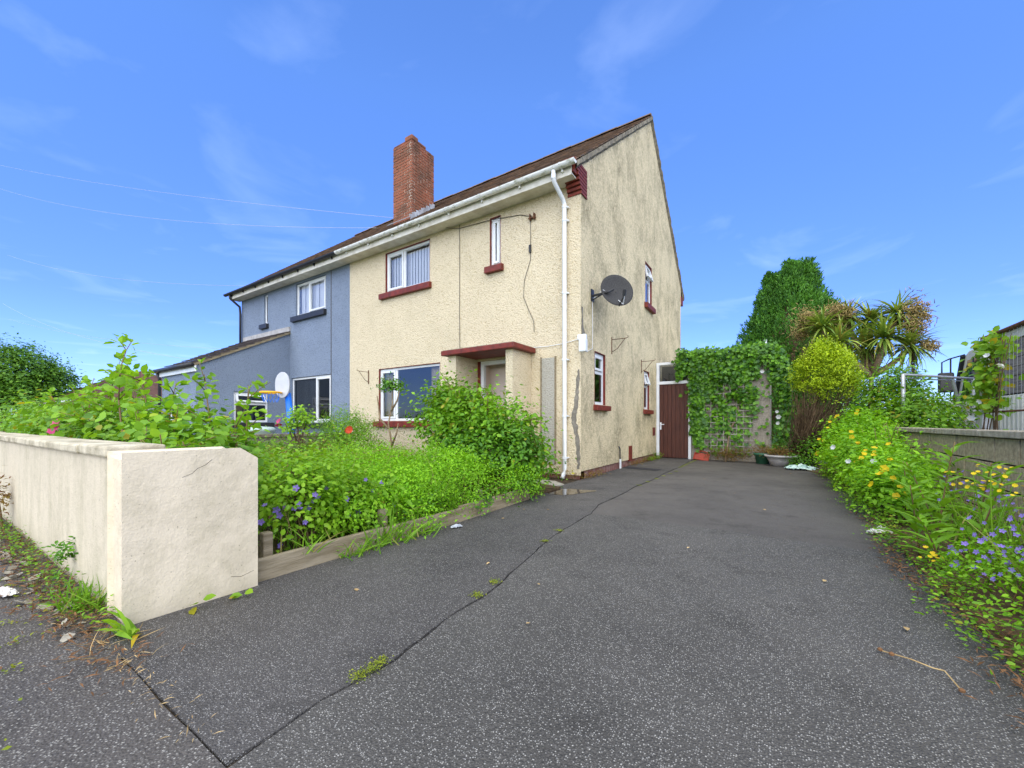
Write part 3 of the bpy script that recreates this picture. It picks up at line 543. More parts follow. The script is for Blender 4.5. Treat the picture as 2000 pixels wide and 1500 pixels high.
GABLE.box(mb := MB(), 11.16, 11.40, .62, .84, -.02, .015); mb.build('air_brick', MT['redbrickpaint'], house)
MB().tube([(XG+.035, 8.36, 0.0), (XG+.035, 8.36, .2)], .022, 10).build('waste_pipe', MT['upvc'], house); MB().tube([(XG+.03, 8.36, .2), (XG+.03, 8.355, .42), (XG+.0, 8.355, .47)], .014, 8).build('vent_stub', MT['metalblk'], house)
# --- roofs
SL = (ZR-5.24)/(YR-6.05)
def roof(house_, x0, x1, m, seed):
    r = random.Random(seed); L_ = math.hypot(YR-6.05, ZR-5.24); a = math.atan2(ZR-5.24, YR-6.05); g = 0.104; k = int(L_/g)
    mb = MB(); ca, sa = math.cos(a), math.sin(a)
    for i in range(k+1):
        s0 = i*g; wt = 0.168; off = (i % 2)*wt/2; nT = int((x1-x0)/wt)+2
        for j in range(nT):
            xa = max(x0, x0 - off + j*wt); xb = min(x1, x0 - off + (j+1)*wt - .004)
            if xb - xa < .02: continue
            lift = .020 + r.uniform(-.003, .006); ds = r.uniform(-.006, .006); e = min(s0+g*1.15, L_)
            q = []
            for (s_, nn) in ((s0+ds, lift-.013), (s0+ds, lift), (e, .006), (e, -.006)):
                y, z = 6.05 + s_*ca - nn*sa, 5.24 + s_*sa + nn*ca; q += [(xa, y, z), (xb, y, z)]
            mb.add(q, [(0, 1, 3, 2), (2, 3, 5, 4), (0, 2, 4, 6), (1, 7, 5, 3)])
    t = mb.build('roof_tiles', m, house_); t['kind'] = 'stuff'
    MB().add([(x0, 6.05, 5.225), (x1, 6.05, 5.225), (x1, YR, ZR-.015), (x0, YR, ZR-.015), (x1, 15.4, 5.45), (x0, 15.4, 5.45)], [(0, 1, 2, 3), (3, 2, 4, 5)]).build('roof_deck', m, house_)
    k = int((x1-x0)/.45)
    for i in range(k):
        xa = x0 + i*(x1-x0)/k; mbr = MB(); nn = 7
        P = []
        for x in (xa+.004, xa+(x1-x0)/k-.004):
            for q in range(nn): an = math.pi*q/(nn-1); P.append((x, YR + .125*math.cos(an), ZR - .03 + .075*math.sin(an) + .006*(i % 3)))
        mbr.add(P, [(q, q+1, nn+q+1, nn+q) for q in range(nn-1)] + [tuple(range(nn)), tuple(range(nn, 2*nn))]); mbr.build('ridge_tile', m, house_)
roof(house, XP, XG+.03, MT['tile'], 1); roof(bhouse, -15.22, XP, MT['tile'], 2)
# verge: mortar bedding under the end tiles
r = random.Random(8); mb = MB(); N = 60
for (ya, za, yb, zb) in ((6.12, 5.25, YR, ZR-.03), (YR, ZR-.03, 15.4, 5.42)):
    P = []
    for i in range(N+1):
        t = i/N; y, z = ya+(yb-ya)*t, za+(zb-za)*t; q = .052 + r.uniform(-.012, .014)
        P += [(XG-.02, y, z+.012), (XG+q, y, z+.016), (XG+q+.004, y, z-.06-r.uniform(0, .02)), (XG+.004, y, z-.115-r.uniform(0, .02))]
    mb.add(P, [(4*i+j, 4*i+j+1, 4*i+j+5, 4*i+j+4) for i in range(N) for j in range(3)])
mb.build('verge_mortar', MT['mortar'], house)
# eaves: fascia, soffit, gutters
for hs_, x0, x1, gm, inn in ((house, XP+.003, XG-.03, 'gutter', 0), (bhouse, -15.2, XP-.003, 'black', 1)):
    MB().box(x0, x1, 6.07, 6.09, 5.04, 5.215).build('fascia', MT['fascia'], hs_); MB().box(x0, x1, 6.092, YF-.003, 5.06, 5.08).build('soffit', MT['fascia'], hs_)
    mb = MB(); nn = 9; P = []
    xa, xb = (x0, x1+.10) if not inn else (x0-.12, x1)
    for rad in (.062, .056):
        for x in (xa, xb):
            for q in range(nn): an = math.pi + math.pi*q/(nn-1); P.append((x, 6.0+rad*math.cos(an), 5.215+rad*math.sin(an)))
    fs = [(q, nn+q, nn+q+1, q+1) for q in range(nn-1)] + [(2*nn+q, 2*nn+q+1, 3*nn+q+1, 3*nn+q) for q in range(nn-1)]
    fs += [(0, 2*nn, 3*nn, nn), (nn-1, 2*nn-1, 4*nn-1, 3*nn-1), tuple(range(nn, 2*nn)), tuple(range(nn))[::-1]]
    g = mb.add(P, fs).build('gutter', MT[gm], hs_, smooth=False)
    k = 8
    for i in range(k):
        x = xa + .35 + i*(xb-xa-.6)/(k-1); mbb = MB(); P = []
        for xx in (x-.018, x+.018):
            for q in range(nn): an = math.pi + math.pi*q/(nn-1); P.append((xx, 6.0+.069*math.cos(an), 5.215+.069*math.sin(an)))
        mbb.add(P, [(q, nn+q, nn+q+1, q+1) for q in range(nn-1)]).box(x-.012, x+.012, 6.03, 6.068, 5.11, 5.20); mbb.build('bracket', MT[gm], g)
# white downpipe with swan neck
dp = MB().tube([(-3.10, 6.0, 5.16), (-3.10, 6.0, 5.03), (-3.10, 6.03, 4.98), (-3.06, 6.26, 4.80), (-3.05, 6.31, 4.73), (-3.05, 6.31, 4.6), (-3.05, 6.31, .16), (-3.05, 6.29, .09), (-3.05, 6.22, .015)], .036, 14).build('downpipe', MT['upvc'], house, smooth=True)
for z in (4.68, 4.45, 3.2, 2.05, 1.08, .36): MB().tube([(-3.05, 6.31, z-.02), (-3.05, 6.31, z+.02)], .042, 14).box(-3.10, -2.99, 6.335, YF-.002, z-.012, z+.012).build('pipe_clip', MT['upvc'], dp)
MB().tube([(-3.10, 6.0, 5.02), (-3.10, 6.0, 5.10)], .041, 14).build('pipe_socket', MT['upvc'], dp)
MB().tube([(-15.0, 6.0, 5.16), (-15.0, 6.02, 5.05), (-15.0, 6.3, 4.84), (-15.0, 6.32, 4.6), (-15.0, 6.32, 3.0)], .036, 10).build('downpipe', MT['black'], bhouse, smooth=True)
# red corbelled brick at the eaves end
cb = MB().box(XG-.20, XG+.0, 6.10, YF, 5.10, 5.34).build('corbel', MT['redbrickpaint'], house)
for i in range(8):
    z = 4.86 + i*.062; MB().box(XG-.24, XG+.022, 6.37-.036*i if i < 8 else 6.1, 6.62, z, z+.05).build('brick_course', MT['redbrickpaint'], cb, bevel=.004)
MB().box(XG-.10, XG+.02, 15.0, 15.3, 5.1, 5.38).build('rear_corbel', MT['redbrickpaint'], house)
# --- chimney of single bricks
CX0, CX1, CY0, CY1, CZ1 = -8.49, -7.78, 7.22, 8.02, 8.22
zb = 5.24 + (CY0-6.05)*SL
ch = MB().box(CX0+.012, CX1-.012, CY0+.012, CY1-.012, zb-.2, CZ1-.02).build('chimney', MT['bmortar'], house)
r = random.Random(3); bme = {}
def brick_me(l, d, h):
    k_ = (round(l, 2), round(d, 2), h)
    if k_ not in bme:
        q = MB().box(-l/2, l/2, -d/2, d/2, -h/2, h/2); me = bpy.data.meshes.new('brick'); me.from_pydata(q.v, [], q.f); me.update(); me.materials.append(MT['brick']); bme[k_] = me
    return bme[k_]
cz = 0; bricks = []; wl = wloc(ch) + Vector((0, 0, 0))
nc = int((CZ1-zb+.1)/.0755)
for c in range(nc):
    z = CZ1 - .035 - c*.0755
    for face in range(4):
        x_ax = face in (0, 2); a, b_ = (CX0, CX1) if x_ax else (CY0, CY1)
        inset = .0 if c % 2 == (0 if x_ax else 1) else .106
        u = a + inset; end = b_ - inset
        while u < end - .03:
            l = min(.215 if (end-u) > .25 else end-u, end-u); uc = u + l/2
            nlen = l - .018
            if x_ax: p_ = (uc, (CY0+.052) if face == 0 else (CY1-.052), z); dims = (nlen, .104, .059)
            else: p_ = ((CX1-.052) if face == 1 else (CX0+.052), uc, z); dims = (.104, nlen, .059)
            zr = 5.24 + (p_[1]-6.05)*SL
            if z > zr - .05: bricks.append((p_, dims, face in (0, 1)))
            u += l
vis = [q for q in bricks if q[2]][:300]; rest = [q for q in bricks if q not in vis]
for p_, dims, _ in vis:
    o = bpy.data.objects.new('brick', brick_me(*dims)); col.objects.link(o); o.parent = ch
    o.location = Vector(p_) - wl + Vector((r.uniform(-.003, .003), r.uniform(-.003, .003), r.uniform(-.002, .002))); o.location += wl - wloc(ch)
mb = MB()
for p_, dims, _ in rest: mb.box(p_[0]-dims[0]/2, p_[0]+dims[0]/2, p_[1]-dims[1]/2, p_[1]+dims[1]/2, p_[2]-.0325, p_[2]+.0325)
mb.build('brickwork', MT['brick'], ch)['kind'] = 'stuff'
# worn stepped top courses, capping mortar and a broken pot rim
mb = MB(); mb.box(CX0+.0, CX1-.22, CY0+.01, CY1-.02, CZ1, CZ1+.05); mb.box(CX1-.26, CX1+.008, CY0-.008, CY0+.22, CZ1, CZ1+.13); mb.box(CX1-.22, CX1+.006, CY0+.22, CY0+.5, CZ1, CZ1+.07); mb.build('chimney_cap', MT['brick'], ch, bevel=.025)
MB().lathe((CX0+.42, CY0+.12, CZ1+.05), [(.05, 0), (.06, .10), (.05, .12), (.035, .12), (.03, 0)], 10).build('chimney_pot', MT['bowl'], ch)
mb = MB()
for i in range(11):
    y = CY0 - .02 + i*.078; z = 5.24 + (y-6.05)*SL; mb.box(-.004, .004, -.045, .045, 0, .13, Matrix.Translation((CX1+.012, y, z-.0+.02*(i % 2))) @ Matrix.Rotation(r.uniform(.1, .45), 4, 'X') @ Matrix.Rotation(r.uniform(-.05, .25), 4, 'Y'))
mb.box(CX0-.08, CX1+.03, CY0-.13, CY0-.004, -.012, .0, Matrix.Translation((0, 0, 0)) @ Matrix.Translation((0, CY0-.07, zb-.02)) @ Matrix.Rotation(math.atan(SL), 4, 'X') @ Matrix.Translation((0, -CY0+.07, .06))); mb.build('flashing', MT['lead'], ch)
# --- blue walls
B_UP, B_NA, B_LO = (-11.71, -10.22, 4.06, 5.0), (-13.56, -13.32, 4.08, 5.01), (-11.96, -9.97, .97, 2.28)
mb = MB(); wall_panel(mb, FRONT, -15.07, XP, 0.0, 5.5, [B_UP, B_NA, B_LO]); mb.add([(-15.07, YF, 0), (-15.07, YB, 0), (-15.07, YB, 5.6), (-15.07, YR, ZR-.05), (-15.07, YF, 5.5)], [(0, 1, 2, 3, 4)]); mb.build('wall', MT['blue'], bhouse)
MB().add([(XP, YB, 0), (-15.07, YB, 0), (-15.07, YB, 5.7), (XP, YB, 5.7)], [(0, 1, 2, 3)]).build('rear_wall', MT['blue'], bhouse)
o = window(bhouse, FRONT, *B_UP, [(0, .42, 0, 1, 0), (.42, 1, 0, 1, 1)], sillm='black', sl=(-11.86, -10.18, 3.90, 4.065)); blind(o, FRONT, -11.66, -10.27, 4.1, 4.95, w_=.23)
window(bhouse, FRONT, *B_NA, [(0, 1, 0, 1, 0)], sillm='black', sl=(-13.72, -13.26, 3.93, 4.085))
o = window(bhouse, FRONT, *B_LO, [(0, .62, 0, 1, 0), (.62, 1, 0, 1, 1)], 'glassdark', sillm='black', sl=(-12.02, -9.9, .83, .975)); blind(o, FRONT, -11.9, -10.75, 1.0, 2.2, w_=.06)
mb = MB(); FRONT.box(mb, -9.98, -9.955, .1, 5.04, 0, .006); mb.build('cable', MT['wire'], bhouse)
# lean-to
E_S = (4.92, 5.80, .98, 1.80); E_F = (-13.9, -13.2, 1.0, 1.75)
mb = MB(); wall_panel(mb, EXTS, 4.09, YF, 0, 2.42, [E_S]); mb.add([EXTS.p(4.09, 2.42), EXTS.p(YF, 2.42), EXTS.p(YF, 3.62)], [(0, 1, 2)]); wall_panel(mb, EXTF, -14.4, -12.05, 0, 2.42, [E_F]); mb.add([(-14.4, 4.09, 0), (-14.4, YF, 0), (-14.4, YF, 3.6), (-14.4, 4.09, 2.42)], [(0, 1, 2, 3)])
lt = mb.build('lean_to', MT['blue'], bhouse)
window(bhouse, EXTS, *E_S, [(0, 1, 0, .62, 0), (0, 1, .62, 1, 2)], 'glassdark', sillm='black', sl=(4.82, 5.92, .85, .985)); window(bhouse, EXTF, *E_F, [(0, 1, 0, .5, 0), (0, 1, .5, 1, 2)], 'glassdark', sillm='black')
r = random.Random(5); a = math.atan2(1.2, 2.3); k = 12; mb = MB()
for i in range(k):
    for j in range(8):
        x0 = -14.5 + j*.315; x1 = min(x0+.31, -11.99); s0 = -.12 + i*.225; lift = .035+r.uniform(0, .012); q = []
        for (s_, nn) in ((s0, lift-.02), (s0, lift), (min(s0+.25, 2.58), .012), (min(s0+.25, 2.58), -.01)):
            y, z = 4.09 + s_*math.cos(a) - nn*math.sin(a), 2.47 + s_*math.sin(a) + nn*math.cos(a); q += [(x0, y, z), (x1, y, z)]
        mb.add(q, [(0, 1, 3, 2), (2, 3, 5, 4), (0, 2, 4, 6), (1, 7, 5, 3)])
mb.build('lean_to_tiles', MT['tiledark'], bhouse)['kind'] = 'stuff'
MB().add([(-12.0, 4.0, 2.36), (-12.0, YF, 3.60), (-12.0, YF, 3.68), (-12.0, 4.0, 2.44), (-12.045, 4.0, 2.36), (-12.045, YF, 3.60), (-12.045, YF, 3.68), (-12.045, 4.0, 2.44)], [(0, 1, 2, 3), (4, 7, 6, 5), (0, 4, 5, 1), (3, 2, 6, 7), (0, 3, 7, 4)]).build('barge_board', MT['oldwood'], bhouse)
mb = MB(); FRONT.box(mb, -14.85, -12.0, 3.64, 3.80, 0, .05); mb.build('lead_apron', MT['bowl'], bhouse)
MB().tube([(-14.55, 3.97, 2.40), (-11.98, 3.97, 2.40)], .055, 10).build('gutter', MT['black'], bhouse, smooth=True); MB().box(-14.5, -12.0, 4.03, 4.075, 2.24, 2.40).build('fascia', MT['upvc'], bhouse)
MB().tube([(-14.42, 3.97, 2.38), (-14.42, 4.04, 2.2), (-14.42, 4.04, 0.1)], .035, 8).build('downpipe', MT['black'], bhouse, smooth=True)

# ================================================================== SIDE DOOR, OUTBUILDING, TRELLIS
YD = 11.57; DF = Fr((0, YD, 0), (1, 0, 0), (0, -1, 0))
sdoor = thing('side_door', (-2.33, YD, 0), 'brown boarded side door in a white frame beside the gable', 'door')
mb = MB(); DF.box(mb, -2.775, -2.70, 0, 2.62, -.06, .03); DF.box(mb, -1.955, -1.885, 0, 2.62, -.06, .03); DF.box(mb, -2.70, -1.955, 2.55, 2.62, -.06, .028); DF.box(mb, -2.70, -1.955, 2.02, 2.10, -.06, .028); mb.build('frame', MT['upvc'], sdoor, bevel=.006)
for i in range(7):
    a = -2.70 + i*.1064; mb = MB(); DF.box(mb, a+.002, a+.1044, .02, 2.018, -.045, -.008 - .002*(i % 2)); mb.build('board', MT['timberdoor'], sdoor, bevel=.004)
mb = MB(); mb.add([DF.p(-2.695, 2.105, -.02), DF.p(-1.96, 2.105, -.02), DF.p(-1.96, 2.545, -.02), DF.p(-2.695, 2.545, -.02)], [(0, 1, 2, 3)]); mb.build('transom_pane', MT['glassdark'], sdoor)
mb = MB(); DF.box(mb, -2.695, -1.96, .02, 2.545, -.30, -.28); mb.build('dim_interior_sheet', MT['room'], sdoor)  # added sheet; its dark colour stands in for the unlit space behind
mb = MB(); DF.box(mb, -2.685, -2.645, .78, .98, -.008, .004); DF.box(mb, -2.675, -2.655, .915, .935, .004, .045); DF.box(mb, -2.675, -2.56, .915, .935, .045, .06); mb.build('handle', MT['upvc'], sdoor)
shed = thing('outbuilding', (-1.0, 11.7, 0), 'pebbledashed outbuilding with corrugated roof beneath the ivy', 'outbuilding')
MB().box(-1.88, -.12, 11.60, 14.6, 0, 2.66).build('wall', MT['pier'], shed)
mb = MB(); P = []; nn = 70
for y in (11.50, 14.7):
    for i in range(nn): x = -1.95 + i*(1.98/(nn-1)); P.append((x, y, 2.70 + .028*math.sin(x*2*math.pi/.146) + (0 if y < 12 else .15)))
mb.add(P, [(i, i+1, nn+i+1, nn+i) for i in range(nn-1)]); o = mb.build('corrugated_roof', MT['corr'], shed); md = o.modifiers.new('thick', 'SOLIDIFY'); md.thickness = .012
MB().tube([(-.22, 11.75, 2.6), (-.22, 11.75, 3.02)], .035, 10).tube([(-.26, 11.74, 2.75), (-.26, 11.72, 2.86)], .03, 8).build('vent_pipe', MT['galv'], shed, smooth=True)
tr = thing('trellis', (-1.05, 11.57, .2), 'wooden square lattice trellis fixed to the ivy-clad outbuilding', 'trellis')
for i in range(12):
    z = .22 + i*.148; MB().box(-1.72, -.52 + .02*(i % 3), 11.50, 11.512, z, z+.022).build('slat', MT['lattice'], tr)
for i in range(9):
    x = -1.71 + i*.146; MB().box(x, x+.022, 11.5125, 11.526, .18, 2.0).build('slat', MT['lattice'], tr)

# ================================================================== GARDEN WALLS
sw = thing('street_wall', (-6, .7, 0), 'low cream rendered garden wall with chamfered end beside the driveway', 'wall')
mb = MB(); prof = [(.59, -.03), (1.14, -.03), (1.14, .74), (1.06, .795), (.59, .795)]   # end return, seen square on
ME_ = 10; mb.add([(-2.53, y, z) for y, z in prof] + [(-2.76, y, z) for y, z in prof], [tuple(range(5))] + [(i, (i+1) % 5, 5+(i+1) % 5, 5+i) for i in range(5)] + [tuple(range(5, 10))[::-1]]); mb.build('wall_return', MT['wallpaint'], sw, bevel=.018)
MB().box(-9.6, -2.762, .592, .80, -.03, .775).build('wall_face', MT['streaked'], sw)
r = random.Random(2); x = -9.62
while x < -2.9:
    x1 = min(x + r.uniform(.75, 1.0), -2.80); q = r.uniform(-.004, .004); MB().box(x+.003, x1-.003, .566+q, .815, .777, .832+q).build('coping', MT['coping'], sw, bevel=.012); x = x1
MB().tube([(-2.5306, .80, .675), (-2.5306, .84, .69), (-2.5306, .865, .715), (-2.5306, .90, .73), (-2.5306, .93, .757)], .0016, 4).build('hairline_crack', MT['joint'], sw)
MB().tube([(-2.5306, 1.02, .10), (-2.5306, 1.07, .085), (-2.5306, 1.135, .10)], .0016, 4).build('hairline_crack', MT['joint'], sw)
bw = thing('boundary_wall', (XP, 3.6, 0), 'low dark-capped wall between the two front gardens', 'wall')
MB().box(XP-.07, XP+.07, .82, YF-.02, -.03, .66).build('wall', MT['cement'], bw); MB().box(XP-.11, XP+.11, .82, YF-.02, .66, .72).build('coping', MT['mortar'], bw)
blk = thing('block_wall', (1.68, 6.5, 0), 'concrete block wall with stone coping right of the driveway', 'wall')
MB().box(1.652, 1.73, 2.0, 10.9, -.03, .823).build('mortar_core', MT['blockjoint'], blk)
r = random.Random(6); bm = {}
for c in range(4):
    z0 = -.075 + c*.225; y = 2.0 - (.225 if c % 2 else 0)
    while y < 10.9:
        y0, y1 = max(y, 2.0), min(y+.44, 10.9); za = max(z0, -.03)
        if y1 - y0 > .05: q = r.uniform(-.003, .004); MB().box(1.630-q, 1.742, y0+.007, y1-.007, za+.007, z0+.218).build('block', MT['block'], blk, bevel=.005)
        y += .45
y = 1.97
while y < 10.9: y1 = min(y+.6, 10.95); MB().box(1.585, 1.785, y+.003, y1-.003, .828, .888).build('coping_stone', MT['blockcap'], blk, bevel=.008); y = y1
MB().box(1.59, 1.80, 1.62, 1.99, -.03, .86).build('end_pier', MT['block'], blk, bevel=.01)
tb = thing('timber_edging', (-2.6, 3, 0), 'weathered timber boards edging the overgrown front bed', 'edging')
for (y0, y1, x0, x1, h_) in ((1.18, 2.10, -2.60, -2.585, .135), (2.12, 3.02, -2.575, -2.56, .13), (3.0, 4.35, -2.56, -2.60, .15)):
    an = math.atan2(x1-x0, y1-y0); MB().box(-.022, .022, 0, math.hypot(x1-x0, y1-y0), -.02, h_, Matrix.Translation((x0, y0, 0)) @ Matrix.Rotation(-an, 4, 'Z') @ Matrix.Rotation(R_(-5), 4, 'Y')).build('board', MT['oldwood'], tb, bevel=.008)
for (x, y, h_) in ((-2.67, 1.27, .27), (-2.655, 2.15, .26), (-2.66, 3.42, .24)): MB().box(x-.03, x+.03, y-.03, y+.03, -.02, h_).build('stake', MT['oldwood'], tb, bevel=.008)

# ================================================================== FITTINGS ON THE HOUSE
dish = thing('satellite_dish', (XG, 6.88, 3.25), 'charcoal mesh satellite dish bracketed to the gable wall', 'satellite dish')
MB().box(XG+.003, XG+.02, 6.82, 6.94, 3.15, 3.36).build('wall_plate', MT['metalblk'], dish)
MB().tube([(XG+.02, 6.88, 3.25), (XG+.30, 6.90, 3.27), (XG+.36, 6.98, 3.33)], .021, 8).tube([(XG+.02, 6.88, 3.18), (XG+.22, 6.89, 3.26)], .012, 6).build('bracket_arm', MT['metalblk'], dish)
dc = Vector((XG+.40, 7.06, 3.33)); dn = Vector((.60, -.72, .34)).normalized()
Q = dn.to_track_quat('Z', 'Y').to_matrix().to_4x4(); mb = MB(); nr, na = 7, 32
for i in range(nr+1):
    for j in range(na): rr_ = i/nr; a = 2*math.pi*j/na; mb.v.append(tuple(Matrix.Translation(dc) @ Q @ Vector((.30*rr_*math.cos(a), .335*rr_*math.sin(a), .055*rr_*rr_-.05))))
for i in range(nr):
    for j in range(na): mb.f.append((i*na+j, i*na+(j+1) % na, (i+1)*na+(j+1) % na, (i+1)*na+j))
o = mb.build('reflector', MT['dish'], dish, smooth=True); md = o.modifiers.new('thick', 'SOLIDIFY'); md.thickness = .008
lo = Matrix.Translation(dc) @ Q
MB().tube([lo @ Vector((0, .0, -.07)), lo @ Vector((0, -.20, -.06)), lo @ Vector((0, -.33, 0)), lo @ Vector((0, -.30, .26))], .013, 8).build('feed_arm', MT['metalblk'], dish)
MB().tube([lo @ Vector((0, -.30, .24)), lo @ Vector((0, -.22, .30))], .03, 10).build('receiver', MT['metalblk'], dish)
MB().tube([lo @ Vector((0, -.30, .27)), lo @ Vector((.03, -.37, .1)), lo @ Vector((0, -.1, -.09)), (XG+.2, 6.9, 3.33), (XG+.03, 6.89, 3.2)], .007, 5).build('cable', MT['upvc'], dish)
sl_ = thing('security_light', (XG, 6.42, 2.3), 'white plastic sensor light on the house corner above the crack', 'light')
MB().box(XG-.03, XG+.12, 6.30, 6.385, 2.36, 2.45).build('base', MT['upvc'], sl_, bevel=.015); MB().box(XG+.03, XG+.15, 6.22, 6.34, 2.14, 2.36).build('lamp_head', MT['upvc'], sl_, bevel=.02)
lb = thing('letter_box', (-5.0, 6.0, 1.35), 'dark navy letter box hung inside the porch', 'letter box')
MB().box(-5.028, -4.90, 5.88, 6.22, 1.20, 1.52).build('box', MT['navy'], lb, bevel=.01); MB().add([(-5.028, 5.87, 1.522), (-4.88, 5.87, 1.522), (-4.88, 6.23, 1.522), (-5.028, 6.23, 1.60), (-5.028, 5.87, 1.60)], [(0, 1, 2, 3, 4)]).build('lid', MT['navy'], lb)
def bracket(fr, u, z, label, s=1):
    t = thing('hanging_bracket', fr.p(u, z, 0), label, 'bracket', 'wrought iron basket brackets on the house')
    mb = MB(); fr.box(mb, u-.012, u+.012, z-.20, z+.14, 0, .012); mb.build('wall_bar', MT['rust'], t)
    MB().tube([fr.p(u, z+.09, .01), fr.p(u, z+.09, .30*s), fr.p(u, z+.11, .34*s), fr.p(u, z+.14, .33*s)], .007, 6).build('arm', MT['rust'], t)
    MB().tube([fr.p(u, z-.16, .01), fr.p(u, z-.10, .12*s), fr.p(u, z+.02, .22*s), fr.p(u, z+.09, .28*s)], .006, 6).build('brace', MT['rust'], t)
bracket(FRONT, -8.40, 2.12, 'rusty basket bracket left of the ground floor front window')
bracket(GABLE, 7.92, 2.55, 'rusty basket bracket right of the nearer gable window')
bracket(GABLE, 10.05, 2.38, 'rusty basket bracket between the lower gable windows')
# overhead lines: straight catenaries from the roofs to far poles
def line(a, b_, sag, label):
    pts = [(a[0]+(b_[0]-a[0])*t, a[1]+(b_[1]-a[1])*t, a[2]+(b_[2]-a[2])*t - sag*4*t*(1-t)) for t in np.linspace(0, 1, 24)]
    tag(MB().tube(pts, .0055, 5).build('overhead_line', MT['linewire']), label, 'cable', 'overhead lines left of the houses')
line((-8.5, 7.5, 6.5), (-38, 3.0, 16.0), .25, 'upper overhead line running left from the chimney')
line((-8.9, 7.0, 6.15), (-38, 2.4, 14.75), .7, 'second overhead line running left just below the upper one')
line((-14.9, 6.9, 5.7), (-42, 4.0, 11.95), .5, 'overhead line running left from the blue house eaves')
line((-14.4, 5.2, 2.8), (-44, 4.0, 9.1), .5, 'overhead line running left above the lean-to roof')
line((-20, 8, 4.2), (-52, 5.0, 9.4), .4, 'lowest faint overhead line behind the rose canes')

# ================================================================== TOY HOOP, POTS, LITTER
hp = thing('toy_basketball_hoop', (-10.3, 5.54, 0), 'blue toy basketball hoop with yellow ring behind the boundary wall', 'toy hoop')
MB().tube([(-10.25, 5.52, .0), (-10.3, 5.5, .9), (-10.40, 5.47, 1.72)], [.10, .085, .075], 12).build('pole', MT['toyblue'], hp, smooth=True)
mb = MB(); bn = Vector((.25, -.95, 0)).normalized(); bu = Vector((.95, .25, 0))
P = [Vector((-10.42, 5.36, 1.92)) + bu*(.25*math.cos(a)*(1 if abs(math.cos(a)) < .9 else .95)) + Vector((0, 0, .33*math.sin(a))) for a in np.linspace(0, 2*math.pi, 20)[:-1]]
k = len(P); mb.add(P + [p + bn*.03 for p in P], [tuple(range(k))[::-1], tuple(range(k, 2*k))] + [(i, (i+1) % k, k+(i+1) % k, k+i) for i in range(k)]); mb.build('backboard', MT['toygrey'], hp, bevel=.006)
rc = Vector((-10.56, 5.13, 1.72)); MB().tube([rc + Vector((.25*math.cos(a), .22*math.sin(a), 0)) for a in np.linspace(0, 2*math.pi, 25)], .028, 6, False).build('ring', MT['toyyellow'], hp, smooth=True)
mb = MB()
for i in range(14): a = 2*math.pi*i/14; mb.tube([rc + Vector((.24*math.cos(a), .21*math.sin(a), 0)), rc + Vector((.20*math.cos(a+.2), .18*math.sin(a+.2), -.13)), rc + Vector((.17*math.cos(a-.1), .15*math.sin(a-.1), -.24))], .008, 4)
mb.build('net', MT['toyblue'], hp)
tb2 = thing('plastic_tub', (-10.6, 5.1, 0), 'pale green plastic tub lid on the wall left of the toy hoop', 'tub')
MB().lathe((-10.75, 4.95, .55), [(.0, .0), (.30, 0), (.33, .20), (.37, .22), (.37, .26), (.30, .31), (0, .33)], 22).build('tub', MT['lid'], tb2, smooth=True)
MB().lathe((-10.75, 4.95, 0), [(.26, 0), (.3, .55)], 16).build('base', MT['toygrey'], tb2)
def pot(name, c, prof, m, label, cat, rim=None, parts=True):
    t = thing(name, c, label, cat); MB().lathe(c, prof, 28).build('pot', MT[m], t, smooth=True)
    zt = prof[-1][1]; MB().lathe((c[0], c[1], c[2]), [(0, zt-.03), (prof[-1][0]-.02, zt-.03)], 20).build('compost', MT['soil'], t); return t
p1 = pot('flower_pot', (-.27, 11.25, 0), [(.0, 0), (.13, 0), (.155, .20), (.185, .20), (.19, .25), (.165, .25)], 'greenpot', 'green plastic flower pot by the trellis', 'pot')
p2 = pot('planter_bowl', (.10, 10.85, 0), [(0, 0), (.20, 0), (.255, .13), (.29, .20), (.33, .205), (.33, .245), (.29, .245)], 'bowl', 'wide grey bowl planter at the end of the driveway', 'planter')
p3 = pot('planter_bowl', (.62, 11.55, 0), [(0, 0), (.18, 0), (.24, .12), (.27, .19), (.30, .195), (.30, .23), (.27, .23)], 'bowl', 'grey bowl planter half hidden behind the green shrubs', 'planter')
rp = thing('red_plastic_tray', (-1.62, 11.35, 0), 'orange-red plastic tray leaning by the side door', 'tray')
MB().box(-.18, .18, -.015, .015, 0, .2, Matrix.Translation((-1.62, 11.38, 0)) @ Matrix.Rotation(R_(-28), 4, 'X') @ Matrix.Rotation(R_(8), 4, 'Y')).build('tray_base', MT['redplastic'], rp, bevel=.03)
MB().tube([(-1.8, 11.38, .02), (-1.77, 11.42, .19), (-1.62, 11.47, .235), (-1.47, 11.47, .19), (-1.45, 11.4, .02)], .016, 6).build('tray_rim', MT['redplastic'], rp)
def crumple(name, c, sx, sy, h_, m, label, cat, seed, rot=0):
    r = rs(seed); n_ = 14; mb = MB(); Mx = Matrix.Translation(c) @ Matrix.Rotation(rot, 4, 'Z')
    Z = r.rand(n_, n_)*h_; J = r.normal(size=(n_, n_, 2))*.02*min(sx, sy)*3
    for i in range(n_):
        for j in range(n_):
            e = min(i, j, n_-1-i, n_-1-j)/(n_/2); u, v = i/(n_-1)-.5, j/(n_-1)-.5; q = 1 - .35*(abs(u)+abs(v))**2
            mb.v.append(tuple(Mx @ Vector((u*sx*q + J[i, j, 0], v*sy*q + J[i, j, 1], .012 + Z[i, j]*(.35+e)))))
    mb.f = [(i*n_+j, i*n_+j+1, (i+1)*n_+j+1, (i+1)*n_+j) for i in range(n_-1) for j in range(n_-1)]
    return tag(mb.build(name, MT[m]), label, cat)
crumple('tissue', (.74, 4.60, 0), .21, .09, .07, 'tissue', 'crumpled white tissue on the drive beside the flower bed', 'tissue', 3, .4)
